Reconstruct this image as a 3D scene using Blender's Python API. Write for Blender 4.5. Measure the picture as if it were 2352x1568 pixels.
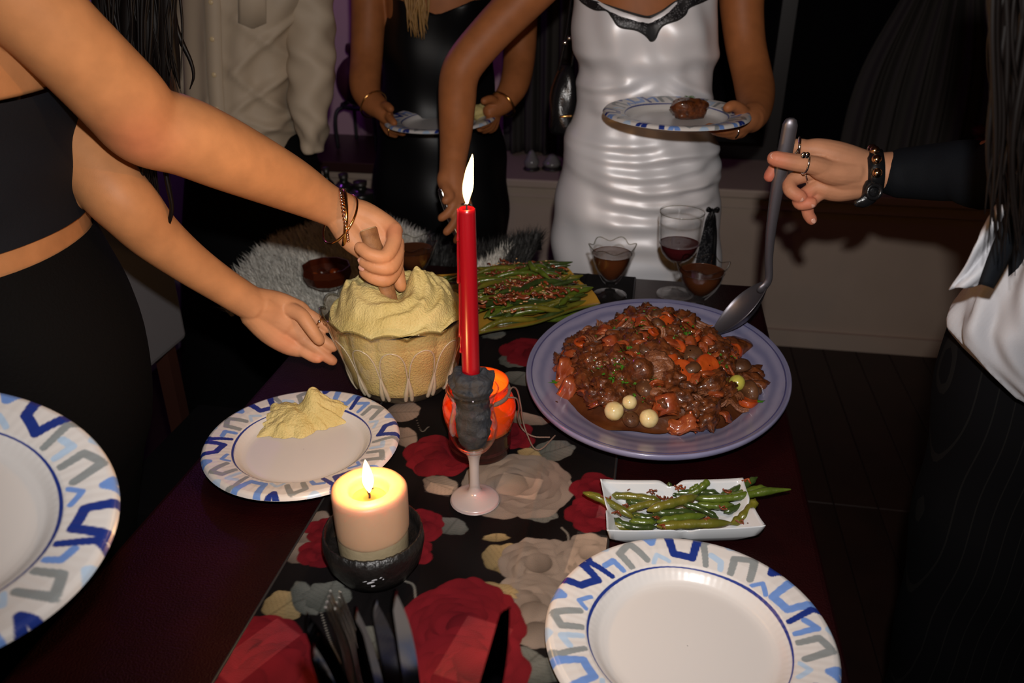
import bpy, math, random
import numpy as np
from mathutils import Vector, Matrix, noise as mnoise

for _o in list(bpy.data.objects):
    bpy.data.objects.remove(_o, do_unlink=True)
S = bpy.context.scene
COL = S.collection
R = math.radians
TZ = 0.75                      # table top height
CAM_H, PITCH, FPX = 1.34, R(26.9), 18 / 22.3 * 2352

# ---------------------------------------------------------------- camera, light, exposure
_c = bpy.data.cameras.new('camera')
_c.sensor_width = 22.3
_c.lens = 18
_c.clip_start = 0.02
_c.dof.use_dof = True
_c.dof.focus_distance = 1.0
_c.dof.aperture_fstop = 4.0
cam = bpy.data.objects.new('camera', _c)
COL.objects.link(cam)
cam.location = (0, 0, CAM_H)
cam.rotation_euler = (R(90) - PITCH, 0, 0)
S.camera = cam

_w = bpy.data.worlds.new('night_room')
S.world = _w
_w.use_nodes = True
_w.node_tree.nodes['Background'].inputs[0].default_value = (1.0, 0.62, 0.36, 1)
_w.node_tree.nodes['Background'].inputs[1].default_value = 0.006


def light(name, kind, loc, energy, color, **kw):
    l = bpy.data.lights.new(name, kind)
    l.energy = energy
    l.color = color
    for k, v in kw.items():
        setattr(l, k, v)
    o = bpy.data.objects.new(name, l)
    COL.objects.link(o)
    o.location = loc
    return o


def aim(o, target):
    d = Vector(target) - o.location
    o.rotation_euler = d.to_track_quat('-Z', 'Y').to_euler()


# the flash on top of the camera
flash = light('camera_flash', 'SPOT', (0.02, 0.02, CAM_H + 0.10), 50, (1.0, 0.96, 0.93),
              spot_size=R(104), spot_blend=1.0, shadow_soft_size=0.012)
aim(flash, (0.08, 1.9, 0.62))
# the dim warm ceiling lamp behind the photographer, and the violet party lamp in the far corner
light('ceiling_lamp_glow', 'POINT', (0.5, -0.5, 2.3), 5.0, (1.0, 0.42, 0.13), shadow_soft_size=0.12)
light('violet_party_lamp', 'POINT', (-0.80, 2.45, 1.55), 2.2, (0.52, 0.10, 1.0), shadow_soft_size=0.05)

S.view_settings.view_transform = 'Standard'
S.view_settings.look = 'None'
S.view_settings.gamma = 1
S.view_settings.use_curve_mapping = False
S.view_settings.exposure = -0.15
S.cycles.use_denoising = True
S.cycles.max_bounces = 6
S.cycles.diffuse_bounces = 3
S.cycles.glossy_bounces = 3
S.cycles.use_adaptive_sampling = True
S.cycles.adaptive_threshold = .045
S.cycles.transparent_max_bounces = 16
S.cycles.sample_clamp_indirect = 4
S.cycles.caustics_reflective = False
S.cycles.caustics_refractive = False

# ---------------------------------------------------------------- measuring from the picture
_F = np.array([0, math.cos(PITCH), -math.sin(PITCH)])
_U = np.array([0, math.sin(PITCH), math.cos(PITCH)])


def ray(px, py):
    return _F + np.array([1, 0, 0.]) * (px - 1176) / FPX - _U * (py - 784) / FPX


def onz(px, py, z=TZ):
    d = ray(px, py)
    return np.array([0, 0, CAM_H]) + d * (z - CAM_H) / d[2]


def aty(px, py, Y):
    d = ray(px, py)
    return np.array([0, 0, CAM_H]) + d * Y / d[1]


# ---------------------------------------------------------------- mesh tools
def mesh(name, V, F, mat, parent=None, smooth=True, cols=None, loc=None, rot=None):
    me = bpy.data.meshes.new(name)
    V = np.asarray(V, float)
    me.from_pydata(V.tolist(), [], [tuple(int(i) for i in f) for f in F])
    if smooth:
        me.polygons.foreach_set('use_smooth', [True] * len(me.polygons))
    me.update()
    if cols is not None:
        for k, c in cols.items():
            a = me.color_attributes.new(k, 'FLOAT_COLOR', 'POINT')
            c = np.asarray(c, float)
            if c.shape[1] == 3:
                c = np.concatenate([c, np.ones((len(c), 1))], 1)
            a.data.foreach_set('color', c.ravel())
    for m in (mat if isinstance(mat, (list, tuple)) else [mat]):
        me.materials.append(m)
    o = bpy.data.objects.new(name, me)
    COL.objects.link(o)
    if parent is not None:
        o.parent = parent
    if loc is not None:
        o.location = loc
    if rot is not None:
        o.rotation_euler = rot
    return o


def empty(name, loc=(0, 0, 0), rz=0.0):
    o = bpy.data.objects.new(name, None)
    COL.objects.link(o)
    o.location = loc
    o.rotation_euler = (0, 0, rz)
    o.empty_display_size = 0.05
    return o


def tag(o, label=None, cat=None, group=None, kind=None):
    if label:
        o['label'] = label
    if cat:
        o['category'] = cat
    if group:
        o['group'] = group
    if kind:
        o['kind'] = kind
    return o


def dup(o, name=None):
    c = o.copy()
    COL.objects.link(c)
    for ch in o.children:
        d = ch.copy()
        COL.objects.link(d)
        d.parent = c
        d.matrix_parent_inverse = ch.matrix_parent_inverse
    return c


def merge(*parts):
    V, F, n = [], [], 0
    for v, f in parts:
        V.append(np.asarray(v, float))
        F += [tuple(i + n for i in q) for q in f]
        n += len(v)
    return np.concatenate(V), F


def gridf(nu, nv, cu=False):
    """faces of an nu x nv vertex grid (index = v*nu+u), closed around u if cu"""
    F = []
    for v in range(nv - 1):
        for u in range(nu if cu else nu - 1):
            a = v * nu + u
            b = v * nu + (u + 1) % nu
            F.append((a, b, b + nu, a + nu))
    return F


def cr(P, k=4):
    """Catmull-Rom resampling of points (any dimension), k steps per span"""
    P = np.asarray(P, float)
    if len(P) < 3 or k < 2:
        return P
    Q = np.concatenate([[2 * P[0] - P[1]], P, [2 * P[-1] - P[-2]]])
    out = []
    for i in range(1, len(Q) - 2):
        for j in range(k):
            t = j / k
            a, b, c, d = Q[i - 1], Q[i], Q[i + 1], Q[i + 2]
            out.append(.5 * (2 * b + (c - a) * t + (2 * a - 5 * b + 4 * c - d) * t * t + (3 * b - a - 3 * c + d) * t ** 3))
    out.append(P[-1])
    return np.array(out)


def lathe(prof, n=48, k=1, rf=None, zf=None):
    """surface of revolution of (r, z) points; rf / zf modulate by angle"""
    prof = cr(prof, k) if k > 1 else np.asarray(prof, float)
    a = np.arange(n) / n * 2 * math.pi
    V = []
    for i, (r, z) in enumerate(prof):
        t = i / (len(prof) - 1)
        rr = r * (np.ones(n) if rf is None else rf(a, t))
        zz = z + (np.zeros(n) if zf is None else zf(a, t))
        V.append(np.stack([rr * np.cos(a), rr * np.sin(a), zz], 1))
    return np.concatenate(V), gridf(n, len(prof), True)


def _frames(P):
    P = np.asarray(P, float)
    T = np.gradient(P, axis=0)
    T /= np.linalg.norm(T, axis=1)[:, None] + 1e-12
    up = np.array([0, 0, 1.]) if abs(T[0][2]) < .9 else np.array([1., 0, 0])
    N = []
    n = np.cross(T[0], up)
    n /= np.linalg.norm(n)
    for t in T:
        n = n - t * (n @ t)
        n /= np.linalg.norm(n) + 1e-12
        N.append(n)
    N = np.array(N)
    return T, N, np.cross(T, N)


def tube(P, r, n=8, k=4, cap=True, flat=None):
    """closed tube along points P with radii r; flat = (vector, factor) squashes along a direction"""
    P = np.asarray(P, float)
    r = np.ones(len(P)) * r if np.isscalar(r) else np.asarray(r, float)
    Q = cr(np.concatenate([P, r[:, None]], 1), k)
    P, r = Q[:, :3], np.maximum(Q[:, 3], 1e-5)
    T, N, B = _frames(P)
    rings = []
    a = np.arange(n) / n * 2 * math.pi

    def ring(c, i, rr):
        return c + rr * (np.cos(a)[:, None] * N[i] + np.sin(a)[:, None] * B[i])
    if cap:
        for h, s in ((-.95, .3), (-.7, .72)):
            rings.append(ring(P[0] + T[0] * r[0] * h, 0, r[0] * s))
    for i in range(len(P)):
        rings.append(ring(P[i], i, r[i]))
    if cap:
        for h, s in ((.7, .72), (.95, .3)):
            rings.append(ring(P[-1] + T[-1] * r[-1] * h, -1, r[-1] * s))
    V = np.concatenate(rings)
    F = gridf(n, len(rings), True)
    F.append(tuple(range(n))[::-1])
    m = len(V)
    F.append(tuple(range(m - n, m)))
    if flat is not None:
        d = np.asarray(flat[0], float)
        d /= np.linalg.norm(d)
        idx = np.repeat(np.arange(len(rings)), n)
        cen = np.array([x.mean(0) for x in rings])[idx]
        V = V - d[None] * ((V - cen) @ d)[:, None] * (1 - flat[1])
    return V, F


def blob(c, rad, nu=16, nv=10, rot=None):
    V = []
    for j in range(nv + 1):
        ph = math.pi * j / nv
        s = max(math.sin(ph), 1e-3)
        for i in range(nu):
            th = 2 * math.pi * i / nu
            V.append((rad[0] * s * math.cos(th), rad[1] * s * math.sin(th), rad[2] * math.cos(ph)))
    V = np.array(V)
    if rot is not None:
        V = V @ np.array(rot).T
    return V + np.asarray(c), [f[::-1] for f in gridf(nu, nv + 1, True)] + [tuple(range(nu)), tuple(range(nv * nu, nv * nu + nu))[::-1]]


def box(x0, x1, y0, y1, z0, z1):
    V = [(x, y, z) for z in (z0, z1) for y in (y0, y1) for x in (x0, x1)]
    return np.array(V, float), [(0, 2, 3, 1), (4, 5, 7, 6), (0, 1, 5, 4), (2, 6, 7, 3), (0, 4, 6, 2), (1, 3, 7, 5)]


def bevel(o, w, seg=2):
    m = o.modifiers.new('bevel', 'BEVEL')
    m.width = w
    m.segments = seg
    m.limit_method = 'ANGLE'
    return o


def bake(o):
    dg = bpy.context.evaluated_depsgraph_get()
    dg.update()
    me = bpy.data.meshes.new_from_object(o.evaluated_get(dg))
    old = o.data
    o.modifiers.clear()
    o.data = me
    bpy.data.meshes.remove(old)
    me.polygons.foreach_set('use_smooth', [True] * len(me.polygons))
    return o


def weld(o, voxel=0.002, smooth=4, factor=.5):
    """one continuous skin around overlapping closed pieces"""
    m = o.modifiers.new('remesh', 'REMESH')
    m.mode = 'VOXEL'
    m.voxel_size = voxel
    m.use_smooth_shade = True
    if smooth:
        s = o.modifiers.new('smooth', 'SMOOTH')
        s.iterations = smooth
        s.factor = factor
    return bake(o)


def nz(V, scale, seed=0.0, octaves=3):
    """fractal noise per vertex"""
    return np.array([mnoise.fractal(Vector((p[0] * scale + seed, p[1] * scale - seed, p[2] * scale + 2 * seed)), 1.0, 2.0, octaves) for p in V])


# ---------------------------------------------------------------- materials
def nd(t, kind, loc=None, **kw):
    n = t.nodes.new(kind)
    for k, v in kw.items():
        if k in n.inputs:
            n.inputs[k].default_value = v
        else:
            setattr(n, k, v)
    return n


def mat(name, col, rough=.5, metal=0.0, spec=.5, var=None, bump=None, attr=None, coat=0, sss=0, emit=None, sheen=0, attr_rough=None, aniso=0):
    """principled material; var=(other colour, scale, detail), bump=(scale, strength[, detail]), attr=colour attribute"""
    m = bpy.data.materials.new(name)
    m.use_nodes = True
    t = m.node_tree
    b = t.nodes['Principled BSDF']
    b.inputs['Base Color'].default_value = (*col, 1)
    b.inputs['Roughness'].default_value = rough
    b.inputs['Metallic'].default_value = metal
    b.inputs['Specular IOR Level'].default_value = spec
    b.inputs['Coat Weight'].default_value = coat
    b.inputs['Coat Roughness'].default_value = .12
    b.inputs['Anisotropic'].default_value = aniso
    if sheen:
        b.inputs['Sheen Weight'].default_value = sheen
    if sss:
        b.inputs['Subsurface Weight'].default_value = sss
        b.inputs['Subsurface Radius'].default_value = (1, .35, .2)
        b.inputs['Subsurface Scale'].default_value = .006
    if emit:
        b.inputs['Emission Color'].default_value = (*emit[0], 1)
        b.inputs['Emission Strength'].default_value = emit[1]
    src = None
    tc = nd(t, 'ShaderNodeTexCoord')
    if attr:
        a = nd(t, 'ShaderNodeVertexColor', layer_name=attr)
        src = a.outputs[0]
    if var:
        n = nd(t, 'ShaderNodeTexNoise', Scale=var[1], Detail=var[2] if len(var) > 2 else 4.0)
        t.links.new(tc.outputs['Object'], n.inputs['Vector'])
        rmp = nd(t, 'ShaderNodeMapRange')
        rmp.inputs['From Min'].default_value = .36
        rmp.inputs['From Max'].default_value = .64
        t.links.new(n.outputs[0], rmp.inputs['Value'])
        mx = nd(t, 'ShaderNodeMix', data_type='RGBA')
        t.links.new(rmp.outputs[0], mx.inputs[0])
        if src:
            t.links.new(src, mx.inputs[6])
        else:
            mx.inputs[6].default_value = (*col, 1)
        mx.inputs[7].default_value = (*var[0], 1)
        src = mx.outputs[2]
    if src:
        t.links.new(src, b.inputs['Base Color'])
    if bump:
        n = nd(t, 'ShaderNodeTexNoise', Scale=bump[0], Detail=bump[2] if len(bump) > 2 else 3.0)
        t.links.new(tc.outputs['Object'], n.inputs['Vector'])
        bp = nd(t, 'ShaderNodeBump', Strength=bump[1])
        bp.inputs['Distance'].default_value = .002
        t.links.new(n.outputs[0], bp.inputs['Height'])
        t.links.new(bp.outputs[0], b.inputs['Normal'])
    return m


def glass(name, tint=(1, 1, 1), refl=1.0, rough=.03, body=None, amount=0.0):
    """thin clear glass: fresnel reflections over straight transmission; body/amount = a milky or coloured share"""
    m = bpy.data.materials.new(name)
    m.use_nodes = True
    t = m.node_tree
    t.nodes.clear()
    out = nd(t, 'ShaderNodeOutputMaterial')
    tr = nd(t, 'ShaderNodeBsdfTransparent')
    tr.inputs[0].default_value = (*tint, 1)
    gl = nd(t, 'ShaderNodeBsdfGlossy')
    gl.inputs['Roughness'].default_value = rough
    fr = nd(t, 'ShaderNodeLayerWeight')
    fr.inputs[0].default_value = .5
    pw = nd(t, 'ShaderNodeMath', operation='POWER')
    pw.inputs[1].default_value = 3.2
    t.links.new(fr.outputs['Facing'], pw.inputs[0])
    ml = nd(t, 'ShaderNodeMath', operation='MULTIPLY_ADD')
    ml.inputs[1].default_value = min(.62 * refl, .95)
    ml.inputs[2].default_value = .035
    t.links.new(pw.outputs[0], ml.inputs[0])
    sh = tr.outputs[0]
    if body:
        df = nd(t, 'ShaderNodeBsdfPrincipled')
        df.inputs['Base Color'].default_value = (*body, 1)
        df.inputs['Roughness'].default_value = .3
        mb = nd(t, 'ShaderNodeMixShader')
        mb.inputs[0].default_value = amount
        t.links.new(sh, mb.inputs[1])
        t.links.new(df.outputs[0], mb.inputs[2])
        sh = mb.outputs[0]
    mx = nd(t, 'ShaderNodeMixShader')
    t.links.new(ml.outputs[0], mx.inputs[0])
    t.links.new(sh, mx.inputs[1])
    t.links.new(gl.outputs[0], mx.inputs[2])
    t.links.new(mx.outputs[0], out.inputs[0])
    return m


M = {}
def skin_mat(name):
    """skin whose tone is stored on the body (redder knuckles, paler palms), broken up by fine mottling"""
    m = mat(name, (.4, .16, .06), .52, spec=.22, attr='tone', bump=(700, .10, 4))
    t = m.node_tree
    at_ = [n for n in t.nodes if n.bl_idname == 'ShaderNodeVertexColor'][0]
    tc = nd(t, 'ShaderNodeTexCoord')
    no = nd(t, 'ShaderNodeTexNoise', Scale=38.0, Detail=6.0)
    mr = nd(t, 'ShaderNodeMapRange')
    mr.inputs['From Min'].default_value = .3
    mr.inputs['From Max'].default_value = .7
    mr.inputs['To Min'].default_value = .88
    mr.inputs['To Max'].default_value = 1.08
    mu = nd(t, 'ShaderNodeVectorMath', operation='SCALE')
    t.links.new(tc.outputs['Object'], no.inputs['Vector'])
    t.links.new(no.outputs[0], mr.inputs['Value'])
    t.links.new(at_.outputs[0], mu.inputs[0])
    t.links.new(mr.outputs[0], mu.inputs['Scale'])
    t.links.new(mu.outputs[0], t.nodes['Principled BSDF'].inputs['Base Color'])
    return m


M['skin'] = skin_mat('skin')
SKIN = {'skin_tan': (.45, .198, .080), 'skin_deep_dim': (.31, .108, .036), 'skin_pale': (.47, .22, .12)}  # far women's tan skin is darkened in colour for the weaker flash there
M['nail'] = mat('nail', (.60, .32, .24), .22, spec=.5)
M['nail_dark'] = mat('nail_dark', (.16, .13, .22), .15)
M['table_leather'] = mat('table_leather', (.012, .0008, .0013), .36, var=((.008, .0005, .0009), 14), bump=(420, .5, 5), spec=.35)
M['table_wood'] = mat('table_wood', (.035, .012, .008), .4)
M['paper_plate'] = mat('paper_plate', (.8, .77, .75), .32, attr='print', spec=.45)
M['gold'] = mat('gold', (.85, .48, .16), .18, 1.0)
M['silver'] = mat('silver', (.72, .70, .68), .14, 1.0)
M['steel'] = mat('steel', (.50, .50, .52), .16, 1.0)
M['glass'] = glass('clear_glass')
M['wax_red'] = mat('wax_red', (.24, .0025, .006), .28, spec=.5, sss=.15)

# ================================================================ THE SETTING (room and table share one direction)
AX = R(9.8)
C0 = np.array([.087, 1.4515])
_t = np.array([math.sin(AX), math.cos(AX)])
_n = np.array([math.cos(AX), -math.sin(AX)])


def room(u, v, z=0.0):
    p = C0 + _n * u + _t * v
    return np.array([p[0], p[1], z])


def to_room(P):
    d = np.asarray(P)[:2] - C0
    return np.array([d @ _n, d @ _t])


def roomobj(name, parts, m, parent=None, **kw):
    V, F = merge(*parts)
    kw.setdefault('smooth', False)
    if parent is None:
        return mesh(name, V, F, m, None, loc=(C0[0], C0[1], 0), rot=(0, 0, -AX), **kw)
    return mesh(name, V, F, m, parent, **kw)


M['wall_beige'] = mat('wall_beige', (.47, .36, .285), .6, var=((.42, .32, .25), 3), bump=(60, .1))
M['wall_upper'] = mat('wall_upper', (.52, .34, .36), .7, bump=(60, .1))
M['wall_grey'] = mat('wall_grey', (.40, .38, .40), .6, bump=(50, .1))
M['floor_wood'] = mat('floor_wood', (.022, .008, .005), .5, var=((.014, .005, .0035), 6))
M['ceiling'] = mat('ceiling_paint', (.25, .22, .2), .8)
M['night_glass'] = mat('night_glass', (.004, .004, .005), .08, spec=.25)
M['frame_dark'] = mat('frame_dark', (.02, .016, .014), .4)

st = lambda o: tag(o, kind='structure')
# floor: boards near enough to be told apart are separate planks
fl = st(roomobj('floor', [box(-1.6, 3.2, -3.0, 1.75, -.06, -.006)], M['floor_wood']))
_pk = None
for i in range(14):
    for j in range(3):
        V, F = box(0, .108, 0, 1.0, -.02, 0)
        if _pk is None:
            _pk = mesh('plank', V, F, M['floor_wood'], fl, smooth=False)
            o = bevel(_pk, .0015, 1)
        else:
            o = _pk.copy()
            COL.objects.link(o)
        o.location = (-.30 + i * .11, -1.62 + j * 1.003 + (i % 3) * .0, 0)
st(roomobj('wall_back', [box(-1.5, 3.2, 1.30, 1.72, 0, .53)], M['wall_beige']))
st(roomobj('baseboard_back', [box(-1.44, 3.2, 1.285, 1.30, 0, .062)], M['wall_beige']))
sill = st(roomobj('trim_1', [box(-1.44, 3.2, 1.275, 1.70, .53, .56)], M['wall_beige']))
bevel(sill, .006, 2)
st(roomobj('trim_2', [box(-1.44, 3.2, 1.288, 1.30, .495, .53)], M['wall_beige']))
st(roomobj('wall_upper_back', [box(-1.5, -.20, 1.66, 1.76, .56, 2.6), box(-.20, 3.2, 1.66, 1.76, 2.25, 2.6)], M['wall_upper']))
w1 = st(roomobj('window_1', [box(-.20, 3.2, 1.70, 1.72, .56, 2.25)], M['night_glass']))
for (a, b, c, d) in ((-.20, 3.2, .56, .61), (-.20, 3.2, 2.2, 2.25), (-.20, -.15, .61, 2.2), (.55, .60, .61, 2.2), (1.35, 1.40, .61, 2.2), (2.2, 2.25, .61, 2.2)):
    roomobj('window_frame', [box(a, b, 1.672, 1.698, c, d)], M['frame_dark'], w1)
st(roomobj('wall_left', [box(-1.52, -1.435, -3.0, 1.72, 0, 2.6)], M['wall_grey']))
st(roomobj('ceiling', [box(-1.6, 3.2, -3.0, 1.76, 2.6, 2.66)], M['ceiling']))

# curtains hanging in front of the window
M['curtain'] = mat('sheer_curtain', (.050, .045, .042), .9, spec=.1)


def curtain(name, label, u0, u1, v, z0, z1, tie=None):
    nu, nv = 90, 40
    V = []
    for j in range(nv):
        t = j / (nv - 1)
        z = z1 + (z0 - z1) * t
        sq = 1.0
        if tie:
            sq = 1 - .55 * math.exp(-((z - tie) / .28) ** 2)
        for i in range(nu):
            s = i / (nu - 1)
            u = (u0 + u1) / 2 + (s - .5) * (u1 - u0) * sq
            V.append((u, v + .022 * math.sin(s * 40 + math.sin(t * 3) * .6) + .008 * math.sin(s * 97 + t), z))
    o = mesh(name, np.array(V), gridf(nu, nv), M['curtain'], None, loc=(C0[0], C0[1], 0), rot=(0, 0, -AX))
    sm = o.modifiers.new('thick', 'SOLIDIFY')
    sm.thickness = .002
    tag(o, label, 'curtain')
    return o


curtain('curtain', 'thin grey curtain hanging behind the black handbag', -.40, -.02, 1.60, .57, 2.2)
curtain('curtain', 'dim grey curtain gathered by the dark window above the ladle hand', .80, 1.30, 1.60, .57, 2.2, tie=1.25)

# ================================================================ TABLE
table = empty('dining_table', (C0[0], C0[1], 0), -AX)
tag(table, 'long dining table with a dark red leathery top under the floral runner', 'table')
HW = .3675
tt = mesh('tabletop', *box(-HW, HW, -1.32, 0, TZ - .035, TZ), M['table_leather'], table, smooth=False)
bevel(tt, .008, 3)
mesh('apron', *merge(box(-HW + .05, HW - .05, -1.27, -.05, TZ - .12, TZ - .036)), M['table_wood'], table, smooth=False)
for sx in (-1, 1):
    for y in (-1.24, -.08):
        V, F = lathe([(.001, 0), (.022, 0), (.026, .1), (.03, .4), (.034, .6), (.034, TZ - .036), (.001, TZ - .036)], 16)
        mesh('leg', V + np.array([sx * (HW - .07), y, 0]), F, M['table_wood'], table)

# ---------------------------------------------------------------- the floral runner: print painted on a fine woven grid
RU0, RU1 = -.180, .145
us = np.linspace(RU0, RU1, 283)
vs = np.concatenate([np.arange(-1.31, -1.0, .006), np.arange(-1.0, -.38, .00115), np.arange(-.38, -.002, .0045)])
GU, GV = np.meshgrid(us, vs)
rng = np.random.RandomState(5)
CAN = np.zeros(GU.shape + (3,))
CAN[:] = (.0035, .0028, .0030)
SAT = np.zeros(GU.shape)
_low = np.sin(GU * 41 + np.sin(GV * 23) * 2) * np.sin(GV * 31 + np.cos(GU * 27) * 2)
CAN *= (1 + .5 * _low)[..., None]


def vrange(y0, y1):
    return max(np.searchsorted(vs, y0) - 1, 0), min(np.searchsorted(vs, y1) + 1, len(vs))


def petal(cu, cv, ang, a, b, c_in, c_out, wav=.08, seed=0, lobes=7, vein=.0, a0=1.0):
    r = max(a, b) * 1.35
    i0, i1 = vrange(cv - r, cv + r)
    j0 = max(np.searchsorted(us, cu - r) - 1, 0)
    j1 = min(np.searchsorted(us, cu + r) + 1, len(us))
    if i1 <= i0 or j1 <= j0:
        return
    du = GU[i0:i1, j0:j1] - cu
    dv = GV[i0:i1, j0:j1] - cv
    ca, sa = math.cos(ang), math.sin(ang)
    p = (du * ca + dv * sa) / a
    q = (-du * sa + dv * ca) / b
    th = np.arctan2(q, p)
    rs = np.random.RandomState(seed)
    e = np.ones_like(th)
    for k in range(1, lobes + 1):
        e += wav * rs.uniform(-1, 1) / k ** .4 * np.cos(k * th + rs.uniform(0, 6))
    e += wav * .35 * np.abs(((th * 3.3 + rs.uniform(0, 3)) % 1) - .5)
    rr = np.sqrt(p * p + q * q)
    al = np.clip((e - rr) * min(a, b) / .0011 + .5, 0, 1) * a0
    s = np.clip((p + 1) / 2, 0, 1)
    c = np.array(c_in) * (1 - s[..., None]) + np.array(c_out) * s[..., None]
    c = c * (1 - .22 * np.clip(rr / e, 0, 1)[..., None] ** 8)
    if vein:
        c = c * (1 - vein * np.exp(-(q / .06) ** 2))[..., None]
        c = c * (1 - .5 * vein * (np.abs(((p * 4 - np.abs(q) * 2) % 1) - .5) < .1))[..., None]
    c = c * (1 + .05 * np.sin(q * 5 + p * 3 + seed))[..., None]
    CAN[i0:i1, j0:j1] = CAN[i0:i1, j0:j1] * (1 - al[..., None]) + c * al[..., None]


def puv(px, py):
    return to_room(onz(px, py))


def msz(px, py, s):
    """s picture pixels at that place of the table, in metres"""
    P = onz(px, py)
    return s * float((P - np.array([0, 0, CAM_H])) @ _F) / FPX


RED = ((.060, .003, .006), (.135, .007, .012))
CREAM = ((.088, .070, .057), (.195, .158, .132))
TAUPE = ((.10, .082, .066), (.22, .175, .14))
GOLDEN = ((.14, .105, .05), (.26, .19, .095))
GREY = ((.055, .060, .053), (.115, .117, .104))


def rose(px, py, rad, pal, n=(8, 7, 5, 3), seed=1, squash=1.0):
    cu, cv = puv(px, py)
    Rm = msz(px, py, rad)
    rs = np.random.RandomState(seed)
    for lay, cnt in enumerate(n):
        f = 1 - lay / len(n)
        off = rs.uniform(0, 6)
        for k in range(cnt):
            an = off + k * 2 * math.pi / cnt + rs.uniform(-.2, .2)
            d = Rm * .58 * f
            br = rs.uniform(.84, 1.10)
            petal(cu + d * math.cos(an), cv + d * math.sin(an) * squash, an, Rm * (.30 + .26 * f), Rm * (.30 + .30 * f),
                  np.array(pal[0]) * br, np.array(pal[1]) * br, .07, seed * 31 + lay * 9 + k)


def leaf(px, py, ln, wd, deg, pal, seed=1, wav=.08, vein=.3):
    cu, cv = puv(px, py)
    a, b = msz(px, py, ln), msz(px, py, wd)
    petal(cu, cv, R(deg), a, b, pal[0], pal[1], wav, seed, 9, vein)


def stem(pts, w=.0012, col=(.12, .11, .095)):
    P = cr([puv(*p) for p in pts], 14)
    for x, y in P:
        petal(x, y, 0, w, w, col, col, 0, 0)


def satin(px, py, w, h, deg=0):
    cu, cv = puv(px, py)
    a, b = msz(px, py, w) / 2, msz(px, py, h) / 2
    ca, sa = math.cos(R(deg)), math.sin(R(deg))
    p = ((GU - cu) * ca + (GV - cv) * sa) / a
    q = (-(GU - cu) * sa + (GV - cv) * ca) / b
    k = (np.clip((1 - np.abs(p)) * 18, 0, 1) * np.clip((1 - np.abs(q)) * 18, 0, 1))
    np.maximum(SAT, k, out=SAT)


stem([(1190, 950), (1212, 1010), (1225, 1060)])
stem([(1290, 1215), (1305, 1235), (1300, 1280)])
stem([(940, 900), (965, 990), (985, 985)], .0008)
stem([(735, 1400), (760, 1480), (785, 1530)])
stem([(930, 1340), (950, 1350), (955, 1380)])
# far part
leaf(1180, 832, 34, 34, 20, GREY, 3)
rose(1215, 812, 62, RED, (5, 4, 2), 4)
leaf(1192, 872, 30, 44, 70, GREY, 6)
leaf(1188, 962, 26, 70, 80, TAUPE, 7)
leaf(925, 950, 40, 40, 10, TAUPE, 8)
leaf(932, 1010, 24, 46, 30, TAUPE, 9)
leaf(1130, 770, 30, 26, 0, GREY, 10)
# around the jar
rose(1010, 1050, 74, RED, (6, 5, 3), 11)
leaf(985, 1080, 30, 36, -10, RED, 13, .05, 0)
rose(1175, 1005, 52, RED, (5, 4), 12)
leaf(1268, 1040, 52, 40, 35, GREY, 14)
leaf(1215, 1048, 24, 30, 60, GOLDEN, 15)
leaf(1010, 1118, 42, 34, -20, TAUPE, 16)
# the big cream peony
leaf(1225, 1172, 60, 40, -25, GREY, 18)
rose(1190, 1118, 112, CREAM, (9, 7, 6, 4), 21)
leaf(1036, 1214, 30, 40, 75, GREY, 22)
# right, by the small dish
rose(1372, 1128, 56, RED, (5, 4, 2), 23)
rose(1362, 1188, 58, RED, (5, 4, 2), 24)
# round the black bowl
for k, (x, y) in enumerate(((735, 1205), (712, 1240), (690, 1275))):
    leaf(x, y, 34, 40, 30 + 20 * k, CREAM, 30 + k, .1, 0)
rose(742, 1222, 40, RED, (4, 3), 33)
rose(735, 1275, 46, RED, (5, 3), 34)
rose(960, 1215, 56, RED, (6, 4, 2), 35)
rose(955, 1275, 40, RED, (4, 3), 36)
# lower half
leaf(1165, 1290, 48, 60, 60, GOLDEN, 40)
leaf(1140, 1240, 14, 30, 100, GOLDEN, 41)
rose(1245, 1305, 88, CREAM, (8, 7, 5, 3), 44)
rose(1222, 1400, 96, CREAM, (9, 7, 6, 3), 45)
leaf(1235, 1465, 40, 50, -80, CREAM, 46, .06, 0)
rose(1352, 1282, 70, CREAM, (6, 4, 2), 47)
leaf(1210, 1530, 44, 60, 55, GREY, 48)
leaf(1262, 1545, 34, 60, 110, GREY, 49)
leaf(1140, 1360, 50, 24, -10, GOLDEN, 50, .14)
rose(1060, 1440, 128, RED, (10, 8, 7, 5, 3), 51)
rose(1080, 1545, 120, RED, (9, 8, 6), 52)
leaf(655, 1395, 44, 52, 60, GOLDEN, 53)
leaf(700, 1380, 26, 62, 40, GREY, 54)
leaf(752, 1372, 46, 54, 90, GREY, 55)
rose(595, 1500, 96, RED, (9, 7, 5, 3), 56)
rose(650, 1535, 90, RED, (8, 7, 5), 57)
leaf(860, 1480, 40, 60, 60, GREY, 58)
leaf(1330, 1480, 40, 60, 60, TAUPE, 59)
# unseen near end continues the pattern
for k in range(14):
    u, v = rng.uniform(RU0, RU1), rng.uniform(-1.3, -1.0)
    for q in range(7):
        an = q * .9
        petal(u + .03 * math.cos(an), v + .03 * math.sin(an), an, .028, .026, *(RED if k % 2 else CREAM), .08, k * 9 + q)
# small woven satin squares, their sheen also painted into the print colour
satin(1192, 1122, 98, 82, -6)
satin(1352, 1278, 84, 150, -6)
satin(1090, 1500, 120, 190, -12)
satin(590, 1500, 90, 190, -28)
satin(1395, 1165, 36, 110, -6)
satin(1010, 1128, 60, 40, -6)

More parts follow.
